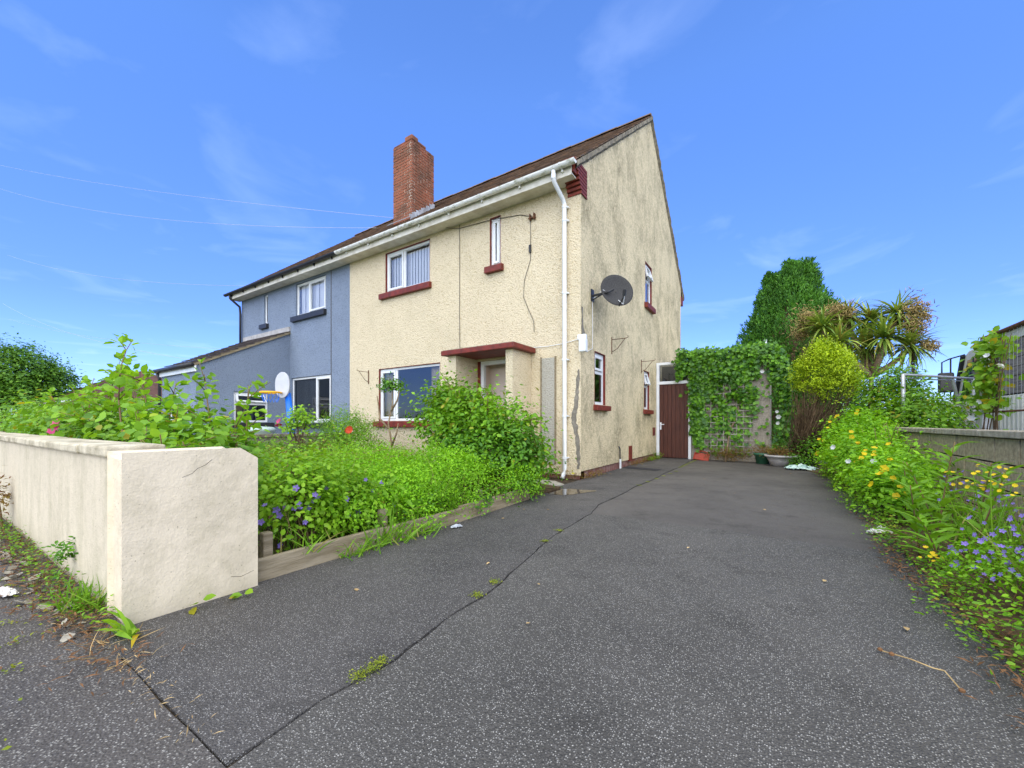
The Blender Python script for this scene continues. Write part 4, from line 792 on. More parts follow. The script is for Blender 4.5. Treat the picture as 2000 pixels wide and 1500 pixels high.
crumple('plastic_sheet', (.42, 10.2, 0), .62, .42, .10, 'film', 'pale green plastic sheet lying at the end of the driveway', 'plastic sheet', 4, .3)
crumple('paper_scrap', (-3.55, .33, 0), .20, .07, .04, 'tissue', 'white paper scrap on the pavement by the street wall', 'paper', 5, .2)
crumple('plastic_scrap', (-2.42, 2.78, 0), .13, .05, .03, 'lead', 'blue-grey plastic scrap under the timber edging', 'scrap', 6, 1.2)
tw = thing('twig', (.52, 2.15, 0), 'dry twig with brown seed heads on the tarmac at right', 'twig')
MB().tube([(.36, 2.23, .012), (.44, 2.17, .03), (.50, 2.16, .02), (.53, 2.16, .02), (.545, 2.05, .012)], .0025, 5).build('stalk', MT['straw'], tw)
for p in ((.36, 2.23, .015), (.39, 2.20, .02), (.545, 2.045, .014)): MB().lathe(p, [(0, -.008), (.009, -.003), (.009, .004), (0, .01)], 8).build('seed_head', MT['litter'], tw)
r = rs(77); dry = [(-0.98, 1.62), (-2.0, 1.42), (-1.62, 2.2), (.1, 8.6), (.25, 9.2), (-.12, 5.2), (-.55, 3.3), (.25, 3.05), (-1.15, 2.05), (-.45, 6.2), (-1.0, 7.5), (.5, 2.55), (-2.1, 3.9), (-2.25, 3.3), (-2.3, 3.75)]
P = np.array([(x, y, .012) for x, y in dry]); leaf_obj('fallen_leaves', P, unit(r, len(P))*[1, 1, .1], np.tile([0, 0, 1.], (len(P), 1)) + .25*unit(r, len(P)), r.uniform(.025, .05, len(P)), r.uniform(.015, .03, len(P)), OVAL, MT['straw'])

# ================================================================== PLANTS
def plant(name, base, label, cat='shrub', group=None): return thing(name, base, label, cat, group)
def bush(name, base, label, ells, K, n, cr, L, W, shape, m, seed, tips=None, stemr=(.014, .004), sm='bark', cat='shrub', **kw):
    r = rs(seed); t = plant(name, base, label, cat); P, D, N = clumps(r, ells, K, n, cr, zmin=.02, **kw)
    s = r.uniform(.65, 1.2, len(P)); leaf_obj('foliage', P, D, N, L*s, W*s, shape, MT[m], t)
    if tips is None:
        tips = []
        for _ in range(14):
            e = ells[r.randint(len(ells))]; u = unit(r, 1)[0]; u[2] = abs(u[2]); tips.append(np.array(e[:3]) + u*np.array(e[3:6])*.9)
    tubes('stems', stems(r, base, tips), *stemr, MT[sm], t); return t
def rose(base, tips, label, seed, ells, K, big=.085, leafobjs=220):
    r = rs(seed); t = plant('rose_bush', base, label); cs = stems(r, base, tips, .12, 10); tubes('canes', cs, .011, .003, MT['cane'], t)
    side = []
    for c in cs:
        for q in range(4):
            j = r.randint(4, 9); d = nrm(r.normal(size=3)*[1, 1, .6] + [0, 0, .5]); side.append(np.array([c[j], c[j]+d*.12, c[j]+d*.26+[0, 0, -.02]]))
    tubes('side_shoots', side, .005, .002, MT['cane'], t)['kind'] = 'stuff'
    P, D, N = cane_leaves(r, cs + side, .35, .075, .05, .45); s = r.uniform(.6, 1.15, len(P))*big
    idx = r.permutation(len(P)); a = idx[:leafobjs]; b_ = idx[leafobjs:]; wl = wloc(t)
    T, Fc = OVAL; tpl = []
    for k in range(6):
        me = bpy.data.meshes.new('leaf'); me.from_pydata([(x*1.0, y*.85*(.9+.05*k), z*(1+.4*k)) for x, y, z in T], [], Fc); me.update(); me.materials.append(MT['roseyoung' if k % 2 else 'rose']); tpl.append(me)
    for i in a:
        o = bpy.data.objects.new('leaf', tpl[r.randint(6)]); col.objects.link(o); o.parent = t
        d = Vector(D[i]).normalized(); nz = Vector(N[i]); bq = nz.cross(d).normalized(); nz = d.cross(bq)
        Mx = Matrix((d, bq, nz)).transposed().to_4x4(); o.matrix_local = Matrix.Translation(Vector(P[i]) - wl) @ Mx @ Matrix.Diagonal((s[i], s[i], s[i], 1))
    if len(b_): leaf_obj('leaves', P[b_], D[b_], N[b_], s[b_], s[b_]*.85, OVAL, MT['roseyoung'], t)
    if K:
        P, D, N = clumps(r, ells, K, 9, .10, zmin=.05, shell=.35); s = r.uniform(.55, 1.1, len(P))*big*.95
        leaf_obj('foliage', P, D, N, s, s*.85, OVAL, MT['rose'], t)
    return t
# rose bushes behind the street wall
rose((-4.6, 1.25, 0), [(-5.30, 1.28, 1.78), (-5.62, 1.3, 1.62), (-4.75, 1.2, 1.45), (-4.2, 1.3, 1.1), (-3.95, 1.45, 1.0), (-4.9, 1.5, 1.35), (-4.4, 1.1, 1.0), (-3.6, 1.35, .85), (-3.75, 1.75, .9)], 'tall arching rose bush behind the corner of the street wall', 11, [(-4.6, 1.35, .68, .75, .42, .40), (-3.75, 1.4, .45, .4, .3, .32)], 170)
rose((-5.9, 1.25, 0), [(-6.3, 1.2, 1.45), (-5.9, 1.3, 1.5), (-6.6, 1.3, 1.3), (-5.5, 1.2, 1.2), (-6.0, 1.05, 1.15)], 'rose bush with upright shoots in the middle of the street wall', 12, [(-6.0, 1.35, .75, .8, .4, .42)], 170, leafobjs=140)
t = rose((-7.6, 1.2, 0), [(-7.9, 1.1, 1.35), (-7.3, 1.2, 1.4), (-8.3, 1.2, 1.25), (-7.0, 1.15, 1.25)], 'pink-flowered rose bush farthest left behind the street wall', 13, [(-7.7, 1.3, .72, 1.0, .4, .45), (-8.8, 1.4, .75, .7, .4, .45)], 240, leafobjs=120)
fm = flower_mesh('flower', .045, 7, .5, .5); r = rs(9); put_flowers(t, fm, MT['ppink'], [(-6.28, .93, .90), (-6.36, .92, .88), (-6.3, .93, .94), (-6.42, .92, .86)], r, (.5, -.8, .4))
bush('neighbour_shrub', (-11.0, 1.6, 0), 'leafy shrub in the next garden beyond the farthest rose bush', [(-10.3, 1.5, .62, .9, .5, .55), (-12.0, 1.6, .7, 1.1, .5, .62), (-14.0, 1.8, .8, 1.3, .6, .75)], 420, 12, .11, .08, .058, OVAL, 'rose', 16)
# cane leaning over towards the lean-to and the drooping ones over the wall
rose((-3.75, 1.55, 0), [(-4.02, 1.76, 1.30), (-4.52, 1.6, 1.41), (-3.9, 1.6, .98)], 'slender rose cane leaning in front of the lean-to window', 14, [], 0, .075, 90)
rose((-3.3, 1.15, 0), [(-3.45, .86, .86), (-3.2, .9, .88), (-3.0, .95, .84), (-3.62, .80, .80)], 'low rose shoots spilling over the street wall coping', 15, [(-3.25, 1.12, .62, .40, .22, .26)], 60, .07, 80)
# middle of the garden
bush('low_hedge_shrub', (-6.9, 3.2, 0), 'wide low shrub mass with tiny leaves before the boundary wall', [(-7.6, 3.0, .28, 1.2, 1.2, .32), (-6.0, 2.6, .28, 1.2, .9, .32), (-6.5, 4.4, .28, 1.4, .9, .32), (-5.0, 2.9, .26, .9, .9, .32), (-8.3, 4.4, .28, .7, 1.2, .32)], 1500, 13, .085, .045, .030, DIAM, 'mid', 21)
bush('spirea_bush', (-7.5, 5.15, 0), 'fine-leaved bush with red flower under the party line', [(-7.6, 5.2, .62, .80, .62, .62), (-7.0, 5.0, .5, .55, .5, .5)], 620, 12, .075, .045, .028, DIAM, 'mid', 22)
t = [o for o in col.objects if o.name.startswith('spirea_bush')][0]
fm = flower_mesh('flower', .055, 8, .5, .5); put_flowers(t, fm, MT['pred'], [(-6.62, 4.62, .84), (-6.66, 4.62, .82), (-6.6, 4.6, .81)], r, (.3, -.9, .3))
bush('pink_rose_shoot', (-7.6, 4.2, 0), 'pale leafy shoots with a pink flower before the blue house window', [(-7.75, 4.3, .90, .30, .28, .28)], 60, 10, .08, .07, .05, OVAL, 'roseyoung', 23)
t = [o for o in col.objects if o.name.startswith('pink_rose_shoot')][0]; fm = flower_mesh('flower', .06, 8, .6, .5); put_flowers(t, fm, MT['ppink'], [(-8.0, 4.05, .98), (-8.03, 4.04, .95)], r, (.3, -.9, .3))
# small standard shrub with bare stems
r = rs(24); t = plant('standard_shrub', (-6.45, 5.45, 0), 'bare-stemmed little shrub with a leafy top under the front window'); cs = [np.array(c, float) for c in ([(-6.35, 5.4, 0), (-6.45, 5.45, .5), (-6.55, 5.45, .95), (-6.48, 5.5, 1.35), (-6.5, 5.5, 1.7)], [(-6.55, 5.45, .85), (-6.75, 5.4, 1.05), (-6.82, 5.4, 1.45), (-6.84, 5.4, 1.52)], [(-6.5, 5.48, 1.2), (-6.35, 5.5, 1.4), (-6.28, 5.5, 1.6)], [(-6.45, 5.45, .5), (-6.25, 5.4, .75), (-6.2, 5.4, .95)])]
tubes('branches', cs, .024, .009, MT['palebark'], t); P, D, N = clumps(r, [(-6.5, 5.5, 1.68, .24, .24, .17)], 60, 9, .05, shell=.3); s = r.uniform(.7, 1.2, len(P)); leaf_obj('foliage', P, D, N, .055*s, .038*s, OVAL, MT['darkleaf'], t)
# the big bush by the porch
bush('porch_shrub', (-3.7, 4.9, 0), 'big glossy-leaved bush in front of the porch and doorway', [(-4.35, 4.85, .85, .55, .55, .72), (-3.85, 4.75, .75, .62, .55, .72), (-3.2, 4.75, .62, .55, .5, .62), (-4.5, 5.0, 1.2, .32, .3, .36), (-2.95, 4.7, .35, .42, .45, .36)], 640, 15, .115, .075, .052, OVAL, 'mid', 25, shell=.3, tips=[(-4.5, 4.8, 1.7), (-4.25, 4.7, 1.55), (-3.9, 4.7, 1.4), (-3.55, 4.6, 1.45), (-3.2, 4.7, 1.25), (-2.75, 4.8, 1.1), (-4.75, 5.0, 1.5), (-3.35, 4.5, 1.3)], stemr=(.012, .004), sm='cane')
rose((-4.0, 4.75, 0), [(-4.42, 4.75, 1.72), (-4.6, 4.9, 1.62), (-3.95, 4.6, 1.45), (-3.3, 4.55, 1.36), (-2.72, 4.75, 1.02), (-2.62, 4.7, .75), (-3.6, 4.5, 1.3), (-4.9, 4.9, 1.35)], 'rose stems rising out of the big bush by the porch', 26, [], 0, .07, 150)
bush('dark_shrub', (-3.0, 4.55, 0), 'dark-leaved shrub at the drive end of the front bed', [(-3.05, 4.5, .45, .5, .4, .48), (-3.5, 4.35, .42, .5, .35, .42)], 420, 11, .08, .06, .04, OVAL, 'darkleaf', 27)
# bright feathery ground cover along the edging
r = rs(28); ells = [(-3.25, 3.6, .20, .65, .75, .42), (-3.1, 2.7, .16, .52, .65, .40), (-3.9, 2.9, .22, .7, .8, .42), (-3.75, 3.9, .25, .6, .6, .42), (-2.85, 2.15, .1, .30, .5, .34), (-3.5, 2.1, .18, .6, .5, .38), (-4.5, 3.6, .22, .6, .8, .42), (-2.62, 2.72, .10, .13, .32, .20), (-2.58, 4.2, .15, .2, .4, .28), (-2.6, 3.25, .12, .10, .2, .16)]
P, D, N = clumps(r, ells, 2900, 16, .055, zmin=.03, up=.8, axis_up=.5, shell=.5); s = r.uniform(.6, 1.2, len(P)); leaf_obj('feathery_ground_cover', P, D, N, .034*s, .022*s, DIAM, MT['lime'])
tag(col.objects['feathery_ground_cover'], 'bright green feathery leaves filling the front bed', 'ground cover')
bush('bindweed_clump', (-2.95, 1.65, 0), 'leafy bindweed and periwinkle clump just behind the wall end', [(-2.95, 1.55, .35, .28, .42, .36), (-3.2, 1.9, .35, .4, .4, .36), (-2.9, 2.0, .2, .22, .4, .3)], 420, 10, .075, .046, .033, OVAL, 'roseyoung', 29)
t = [o for o in col.objects if o.name.startswith('bindweed_clump')][0]; fm = flower_mesh('flower', .022, 5, .2, .35); r = rs(30)
put_flowers(t, fm, MT['ppurple'], [(-2.66 - .25*r.rand(), 1.25+1.1*r.rand(), .12+.4*r.rand()) for _ in range(26)], r, (.8, -.4, .4))
def blades(name, pts, n, L_, W_, m, seed, label, cat='grass', spread=.6, parent=None, rad=.05):
    r = rs(seed); k = len(pts)*n; P = np.repeat(np.array(pts, float), n, axis=0) + np.c_[r.normal(size=(k, 2))*rad, np.zeros(k)]
    D = nrm(np.c_[r.normal(size=(k, 2))*spread, np.ones(k)]); N = nrm(np.cross(D, r.normal(size=(k, 3)))); N[:, 2] = abs(N[:, 2])
    o = leaf_obj(name, P, D, N, L_*r.uniform(.5, 1.15, k), W_*r.uniform(.7, 1.2, k), BLADE, MT[m], parent); tag(o, label, cat); return o
blades('grass_tuft', [(-2.54, y, 0) for y in np.linspace(1.75, 2.55, 12)] + [(-2.62, 2.2, .1), (-2.6, 1.5, .1)], 16, .24, .010, 'grass', 31, 'arching grass blades growing out along the timber edging', spread=.8)
blades('garden_grass', [(-2.75-.9*a, 1.3+2.4*b_, .05) for a, b_ in rs(1).rand(50, 2)], 7, .42, .010, 'grass', 32, 'tall grass blades among the front bed plants', spread=.45)
blades('corner_grass', [(-2.9, .55, 0), (-2.98, .54, 0), (-3.08, .52, 0), (-2.95, .5, 0)], 26, .16, .007, 'grass', 33, 'green grass tuft at the foot of the street wall', spread=.55, rad=.03)
blades('dry_grass', [(-2.45, .52, 0), (-2.35, .50, 0), (-2.6, .48, 0), (-2.2, .48, 0), (-2.75, .5, 0)], 9, .12, .0035, 'straw', 34, 'straw-coloured dead grass at the wall corner', spread=1.9, rad=.05)
blades('dead_stalks', [(-2.8-2.6*a, 1.3+3.6*b_, .1) for a, b_ in rs(51).rand(40, 2)], 4, .62, .005, 'straw', 52, 'dry straw-coloured stalks standing in the front bed', 'stalks', .35)
bush('dock_plant', (-3.05, 2.35, 0), 'broad-leaved dock in front of the feathery ground cover', [(-2.95, 2.3, .2, .25, .35, .25)], 30, 6, .07, .15, .06, LANCE, 'rose', 53, cat='weed', stemr=(.005, .002), sm='cane')
bush('russet_growth', (-4.6, 2.0, 0), 'reddish withered growth behind the end of the street wall', [(-4.4, 2.1, .42, .5, .35, .34), (-5.6, 3.4, .5, .5, .4, .2), (-3.7, 3.2, .55, .3, .3, .14)], 90, 9, .06, .04, .016, CARD, 'russet', 54, cat='weed', stemr=(.004, .002), sm='cane')
bush('periwinkle', (-2.8, 3.2, 0), 'small-leaved periwinkle creeping over the timber edging', [(-2.68, 2.75, .12, .10, .45, .12), (-2.62, 3.6, .1, .10, .5, .14), (-2.6, 4.2, .15, .16, .35, .22)], 150, 8, .04, .035, .024, OVAL, 'darkleaf', 55, cat='weed', stemr=(.003, .002), sm='cane')
# wide strap leaves at the wall corner
r = rs(35); t = plant('strap_leaf_weed', (-2.42, .56, 0), 'yellowing strap-leaved weed at the wall corner', 'weed'); k = 13; P = np.tile([-2.43, .57, .01], (k, 1)) + r.normal(size=(k, 3))*[.05, .02, 0]; D = nrm(np.c_[r.normal(size=k)*.8+.3, -.5*r.rand(k)-.1, .3+.5*r.rand(k)])
leaf_obj('leaves', P, D, nrm(np.c_[r.normal(size=(k, 2))*.3, np.ones(k)]), r.uniform(.09, .20, k), r.uniform(.016, .026, k), BLADE, MT['vine'], t, False)
r = rs(36); t = plant('seedling', (-2.42, .86, 0), 'yellow-green seedling at the base of the end wall', 'weed'); P = np.array([(-2.47, .84, .03), (-2.45, .86, .05), (-2.46, .82, .02), (-2.44, 1.0, .02), (-2.45, .98, .02), (-2.43, 1.05, .03)]); leaf_obj('leaves', P, nrm(np.array([(.5, -.5, .3), (.4, .5, .2), (.7, -.2, -.1), (.6, -.5, .2), (.5, .6, .1), (.7, .1, .1)])), nrm(np.array([[.3, -.5, .8]]*6)), np.full(6, .06), np.full(6, .045), OVAL, MT['vine'], t, False)
# weeds and litter along the wall foot, the cracks and the plinth
def scatter(name, pts, n, rad, L_, W_, shape, m, seed, label, zr=.05, cat='weeds'):
    r = rs(seed); k = len(pts)*n; P = np.repeat(np.array(pts, float), n, axis=0) + np.c_[r.normal(size=(k, 2))*rad, np.abs(r.normal(size=k))*zr + .008]
    N = nrm(np.c_[r.normal(size=(k, 2))*.5, np.ones(k)]); D = nrm(np.c_[r.normal(size=(k, 2)), .25*np.ones(k)]); s = r.uniform(.6, 1.25, k)
    return tag(leaf_obj(name, P, D, N, L_*s, W_*s, shape, MT[m]), label, cat)
wf = [(x, .54 - .06*((x*7) % 1), 0) for x in np.linspace(-6.4, -2.7, 34)]
scatter('wall_foot_weeds', wf, 46, .05, .020, .013, OVAL, 'mid', 41, 'small green weeds along the foot of the street wall', .045)
scatter('wall_foot_litter', wf + [(x, .46, 0) for x in np.linspace(-5.5, -2.1, 26)], 42, .075, .05, .008, CARD, 'litter', 42, 'brown leaf litter along the pavement edge', .012, 'litter')
scatter('seam_litter', [(x, .50, 0) for x in np.linspace(-2.3, -1.5, 9)] + [(-2.15, .5, 0), (-2.1, .48, 0)], 10, .035, .03, .004, CARD, 'straw', 43, 'dry straws lying in the pavement seam', .01, 'litter')
scatter('crack_moss', [(-1.30, .95, 0), (-1.30, 1.0, 0), (-1.31, 1.05, 0), (-1.37, 1.75, 0), (-1.40, 1.95, 0), (-1.55, 2.85, 0), (-1.6, 3.2, 0)] + [(-1.74+.1*q, 6.2+q*2.2, 0) for q in np.linspace(0, 1, 6)] + [(-1.72, y, 0) for y in np.linspace(9.2, 11.2, 12)], 110, .018, .010, .008, DIAM, 'moss', 44, 'yellow-green moss growing in the driveway crack', .003, 'moss')
scatter('pavement_moss', [(-3.3+.28*q, .20+.1*math.sin(q), 0) for q in range(6)] + [(-3.9+.2*q, .33+.03*q, 0) for q in range(6)], 26, .035, .018, .012, DIAM, 'moss', 45, 'yellow moss lines in the pavement joints', .006, 'moss')
scatter('plinth_weeds', [(XG+.08, y, 0) for y in np.linspace(6.4, 7.2, 7)] + [(XG+.1, y, 0) for y in np.linspace(9.0, 11.4, 16)] + [(x, YF-.1, 0) for x in np.linspace(-3.4, -2.8, 6)], 46, .06, .035, .016, OVAL, 'russet', 46, 'russet weeds along the plum plinth of the gable', .06)
scatter('plinth_green_weeds', [(XG+.12, y, 0) for y in np.linspace(10.3, 11.4, 8)], 40, .06, .05, .02, OVAL, 'mid', 47, 'green weeds beside the side door', .07)
scatter('kerb_stones', [(x, .43, -.005) for x in np.linspace(-5.2, -2.65, 22)], 3, .03, .06, .05, OVAL, 'concrete', 48, 'broken edging stones half buried by the pavement', .006, 'stones')
r = rs(49); t = plant('spiky_weed', (-5.85, .5, 0), 'reddish spiky weed growing against the far end of the street wall', 'weed'); P, D, N = clumps(r, [(-5.9, .47, .22, .2, .08, .25)], 40, 10, .04); leaf_obj('foliage', P, D, N, np.full(len(P), .05), np.full(len(P), .018), CARD, MT['russet'], t); tubes('stems', stems(r, (-5.85, .5, 0), [(-5.8, .45, .5), (-5.95, .45, .42), (-5.7, .46, .36)]), .006, .002, MT['cane'], t)
r = rs(50); t = plant('wall_seedling', (-3.55, .56, 0), 'small bluish-leaved seedling against the street wall', 'weed'); P, D, N = clumps(r, [(-3.55, .55, .12, .07, .03, .15)], 16, 8, .02); leaf_obj('foliage', P, D, N, np.full(len(P), .03), np.full(len(P), .018), OVAL, MT['darkleaf'], t)

# ---- right-hand bed
r = rs(60); t = plant('hypericum_bush', (1.25, 6.9, 0), 'bright green bush with many yellow flowers against the block wall')
hy = [(1.12, 6.4, .28, .40, .8, .40), (1.08, 7.6, .36, .46, .8, .48), (1.15, 8.8, .52, .5, .7, .60), (1.0, 5.5, .22, .28, .6, .34), (.98, 9.2, .28, .35, .5, .36)]
P, D, N = clumps(r, hy, 1500, 12, .075, zmin=.03, up=.8); s = r.uniform(.7, 1.2, len(P)); leaf_obj('foliage', P, D, N, .055*s, .034*s, OVAL, MT['lime'], t); tubes('stems', stems(r, (1.2, 7.0, 0), [(1.0+.5*r.rand(), 5.6+3.4*r.rand(), .6+.4*r.rand()) for _ in range(16)]), .008, .003, MT['cane'], t)
fm = flower_mesh('flower', .030, 5, .25, .5); fp = []
for e in hy:
    for _ in range(9): u = unit(r, 1)[0]; u[0] = -abs(u[0])*.9; u[1] = -abs(u[1]); u[2] = abs(u[2])*.9+.1; u /= np.linalg.norm(u); fp.append(np.array(e[:3]) + u*np.array(e[3:6])*1.08)
put_flowers(t, fm, MT['pyellow'], [p for p in fp if p[2] > .15], r, (-.4, -.7, .6))
r = rs(61); put_flowers(t, flower_mesh('flower', .03, 6, .6, .5), MT['pwhite'], [(.66, 7.0, .62), (.85, 5.6, .55), (.72, 6.2, .5)], r, (-.4, -.8, .3))
# willowherb: tall stems with long narrow leaves
def willow(base, hgt, seed, label, n=26, L_=.16, m='mid', lean=(0, 0)):
    r = rs(seed); t = plant('willowherb', base, label, 'plant', 'willowherb stems along the block wall'); b0 = np.array(base); top = b0 + [lean[0]+r.normal()*.05, lean[1]+r.normal()*.05, hgt]; cs = stems(r, base, [top], .05, 8); tubes('stem', cs, .007, .003, MT['cane'], t)
    wl = wloc(t); me = bpy.data.meshes.new('leaf'); me.from_pydata([tuple(p) for p in LANCE[0]*[1, .27, 1]], [], LANCE[1]); me.update(); me.materials.append(MT[m])
    for i in range(n):
        q = .12 + .86*i/n; x = q*7; j = min(int(x), 6); p = cs[0][j] + (cs[0][j+1]-cs[0][j])*(x-j); a = i*2.4 + r.rand(); d = Vector((math.cos(a), math.sin(a), .45+.3*r.rand())).normalized(); z = Vector((0, 0, 1)); bq = z.cross(d).normalized(); nz = d.cross(bq)
        s = L_*(1.15-.55*q)*r.uniform(.8, 1.15); o = bpy.data.objects.new('leaf', me); col.objects.link(o); o.parent = t; o.matrix_local = Matrix.Translation(Vector(p) - wl) @ Matrix((d, bq, nz)).transposed().to_4x4() @ Matrix.Diagonal((s, s, s, 1))
    return t
for i, (x, y, h_, lab) in enumerate(((1.02, 4.15, .82, 'tallest long-leaved willowherb stem in the right-hand bed'), (.88, 3.95, .52, 'low willowherb leaning over the tarmac by the tissue'), (1.15, 3.75, .68, 'willowherb stem just right of the tallest one'), (.98, 4.65, .62, 'willowherb stem behind the tissue'), (1.3, 4.5, .66, 'willowherb stem against the block wall'), (.86, 3.55, .36, 'small willowherb at the drive edge before the purple flowers'), (1.35, 3.4, .66, 'willowherb stem nearest the right edge of the picture'), (1.05, 5.1, .6, 'willowherb stem beside the yellow-flowered bush'))): willow((x, y, 0), h_, 70+i, lab, 24 if h_ > .5 else 16, .23, 'mid' if i % 2 else 'rose', (-.08 if i % 2 else .0, -.04))
bush('campanula_clump', (1.0, 3.0, 0), 'purple-flowered bellflower clump at the right drive edge', [(.98, 3.0, .12, .26, .42, .22), (1.25, 2.7, .2, .25, .45, .28)], 260, 14, .05, .022, .016, OVAL, 'lime', 80, stemr=(.004, .002), sm='cane', cat='flowers')
t = [o for o in col.objects if o.name.startswith('campanula_clump')][0]; fm = flower_mesh('flower', .0125, 5, .15, .32); r = rs(81)
put_flowers(t, fm, MT['ppurple'], [(.78+.30*a, 2.75+.55*b_, .16+.22*c+.12*a) for a, b_, c in r.rand(70, 3)] + [(1.05+.35*a, 3.3+1.3*b_, .35+.25*c) for a, b_, c in r.rand(40, 3)], r, (-.5, -.6, .6), sc_=(.7, 1.3))
t = plant('ragwort', (1.0, 3.5, 0), 'yellow-flowered ragwort among the willowherb', 'flowers'); tubes('stems', stems(r, (1.0, 3.45, 0), [(.95, 3.4, .66), (1.05, 3.5, .68), (1.15, 3.3, .55), (.75, 3.2, .22), (.68, 3.3, .20), (1.2, 3.6, .66)], .05), .004, .002, MT['grass'], t)
put_flowers(t, flower_mesh('flower', .011, 7, .2, .4), MT['pyellow'], [(.9+.3*a, 3.3+.4*b_, .56+.14*c) for a, b_, c in r.rand(34, 3)] + [(.68+.1*a, 3.15+.15*b_, .18+.06*c) for a, b_, c in r.rand(9, 3)], r, (-.2, -.4, .9))
bush('edge_herbs', (1.15, 2.1, 0), 'low leafy herbs and dead stalks at the bottom right corner', [(1.05, 2.35, .10, .25, .4, .2), (1.25, 1.9, .15, .3, .4, .26), (1.4, 2.9, .25, .25, .6, .35)], 420, 13, .055, .024, .016, OVAL, 'lime', 82, stemr=(.004, .002), sm='cane', cat='weeds')
scatter('bed_edge_litter', [(.74+.06*math.sin(y*3), y, 0) for y in np.linspace(1.6, 5.2, 30)], 40, .06, .045, .010, CARD, 'litter', 83, 'brown dead leaves along the right drive edge', .03, 'litter')
scatter('bed_edge_weeds', [(.80+.06*math.sin(y*4), y, 0) for y in np.linspace(1.7, 10.0, 60)], 75, .07, .025, .017, OVAL, 'mid', 84, 'low weeds along the right drive edge', .08)
blades('bed_grass', [(1.0+.5*a, 2.0+3.2*b_, 0) for a, b_ in rs(85).rand(44, 2)], 11, .55, .009, 'grass', 86, 'long grass blades between the right-hand flowers', spread=.4)
# golden conifer with a bare brown underside
r = rs(90); t = plant('golden_conifer', (.55, 11.3, 0), 'golden conifer with a dead brown underside by the outbuilding', 'conifer')
P, D, N = clumps(r, [(.90, 11.0, 1.9, .60, .55, .62), (.86, 11.0, 2.3, .36, .34, .42), (1.05, 10.95, 1.6, .42, .4, .4)], 950, 16, .05, up=.9, axis_up=.9, shell=.72, zmin=1.35); s = r.uniform(.6, 1.2, len(P)); leaf_obj('golden_foliage', P, D, N, .060*s, .026*s, CARD, MT['gold'], t)
tw_ = []
for i in range(420):
    q = r.rand(3); b0 = np.array([.34+.26*r.rand(), 11.15-.2*q[1], .10]); tp = np.array([.30+1.15*q[0], 10.6+.6*q[1], .75+1.05*q[2]]); tw_.append(np.array([b0, (b0+tp)/2 + [r.normal()*.12+.03, r.normal()*.10, r.normal()*.10], tp]))
tubes('dead_branches', tw_, .008, .003, MT['deadwig'], t, 3)
tubes('trunk', [np.array([(.42, 11.3, 0), (.5, 11.2, .5), (.7, 11.1, 1.2), (.85, 11.05, 2.0)])], .05, .02, MT['bark'], t, 7)
bush('green_shrub', (1.3, 10.3, 0), 'leafy green shrub right of the golden conifer', [(1.85, 10.3, 1.15, .5, .6, .85), (1.95, 9.6, .85, .4, .6, .65), (1.55, 9.7, .6, .35, .5, .55)], 700, 11, .10, .085, .045, LANCE, 'mid', 91)
bush('far_shrub', (2.3, 10.8, 0), 'loose shrub behind the block wall under the metal frame', [(2.35, 10.5, .8, .6, .7, .75), (2.2, 9.4, .7, .4, .6, .55)], 330, 10, .10, .07, .04, OVAL, 'mid', 92)
bush('pot_plants', (.15, 11.2, .2), 'russet and green plants spilling from the pots by the trellis', [(-1.0, 11.3, .12, .55, .14, .22), (-.3, 11.3, .28, .25, .14, .14), (.1, 10.95, .26, .3, .2, .14)], 330, 9, .05, .035, .016, OVAL, 'russet', 93, stemr=(.004, .002), sm='cane', cat='plants')
bush('bed_corner_greens', (.35, 10.8, 0), 'low green leaves around the bowl planter', [(.45, 10.5, .1, .25, .3, .18), (.65, 10.9, .3, .3, .4, .4), (.2, 11.4, .3, .3, .2, .35)], 240, 10, .06, .045, .034, OVAL, 'darkleaf', 94, cat='plants')
# ivy over the outbuilding
r = rs(95); t = plant('ivy', (-1.1, 11.5, 0), 'dense dark ivy climbing over the outbuilding front and side door', 'climber')
X = r.uniform(-2.25, .02, 26000); Z = r.uniform(.15, 2.86, 26000); keep = np.zeros(len(X), bool); nz = np.sin(X*7.3+Z*3.1)+np.sin(X*3.7-Z*6.2)+np.sin(X*13+Z*11)*.5
dens = np.where(Z > 2.02+.10*np.sin(X*9), 1.0, .0); dens = np.maximum(dens, np.where((X < -1.52+.06*np.sin(Z*8)) & (Z > .35+1.3*np.clip((X+1.75)*-2, 0, 1)), 1.0, 0))
dens = np.maximum(dens, np.where((nz > .2) & (Z > .55) & (X > -1.6) & (X < -.38), .55, 0)); dens = np.maximum(dens, np.where((X > -1.5) & (X < -.5), .13, 0)); dens = np.where((X > -.36) & (X < -.13) & (Z < 2.45), .06, dens); dens = np.where((X < -1.9) & (Z < 2.08+.25*(X+2.25)/.35), 0, dens); dens = np.where(X < -2.2+.35*(2.86-Z)*0, dens*.3, dens)
keep = r.rand(len(X)) < dens*.42; X, Z = X[keep], Z[keep]; k = len(X); top = np.clip((Z-2.0)/.8, 0, 1)
P = np.c_[X, 11.575 - r.rand(k)*.05 - .07*(r.rand(k) < .4) - (.03+.20*top*r.rand(k))*((Z > 1.95) | (X < -1.55)), Z + .04*r.normal(size=k)]; P2 = np.c_[r.uniform(-.1, .16, 700), r.uniform(11.35, 11.9, 700), r.uniform(.3, 2.75, 700)]; P2[:, 0] += .16*np.sin((P2[:, 2]-.3)/2.45*math.pi); P = np.r_[P, P2]; k = len(P)
N = nrm(np.c_[r.normal(size=k)*.4, -1+.2*r.normal(size=k), .45+.35*r.normal(size=k)]); D = nrm(np.c_[r.normal(size=k)*.7, -.25*np.ones(k), -.8+.5*r.normal(size=k)]); s = r.uniform(.6, 1.25, k)
leaf_obj('leaves', P, D, N, .085*s, .085*s, IVYL, MT['ivy'], t)
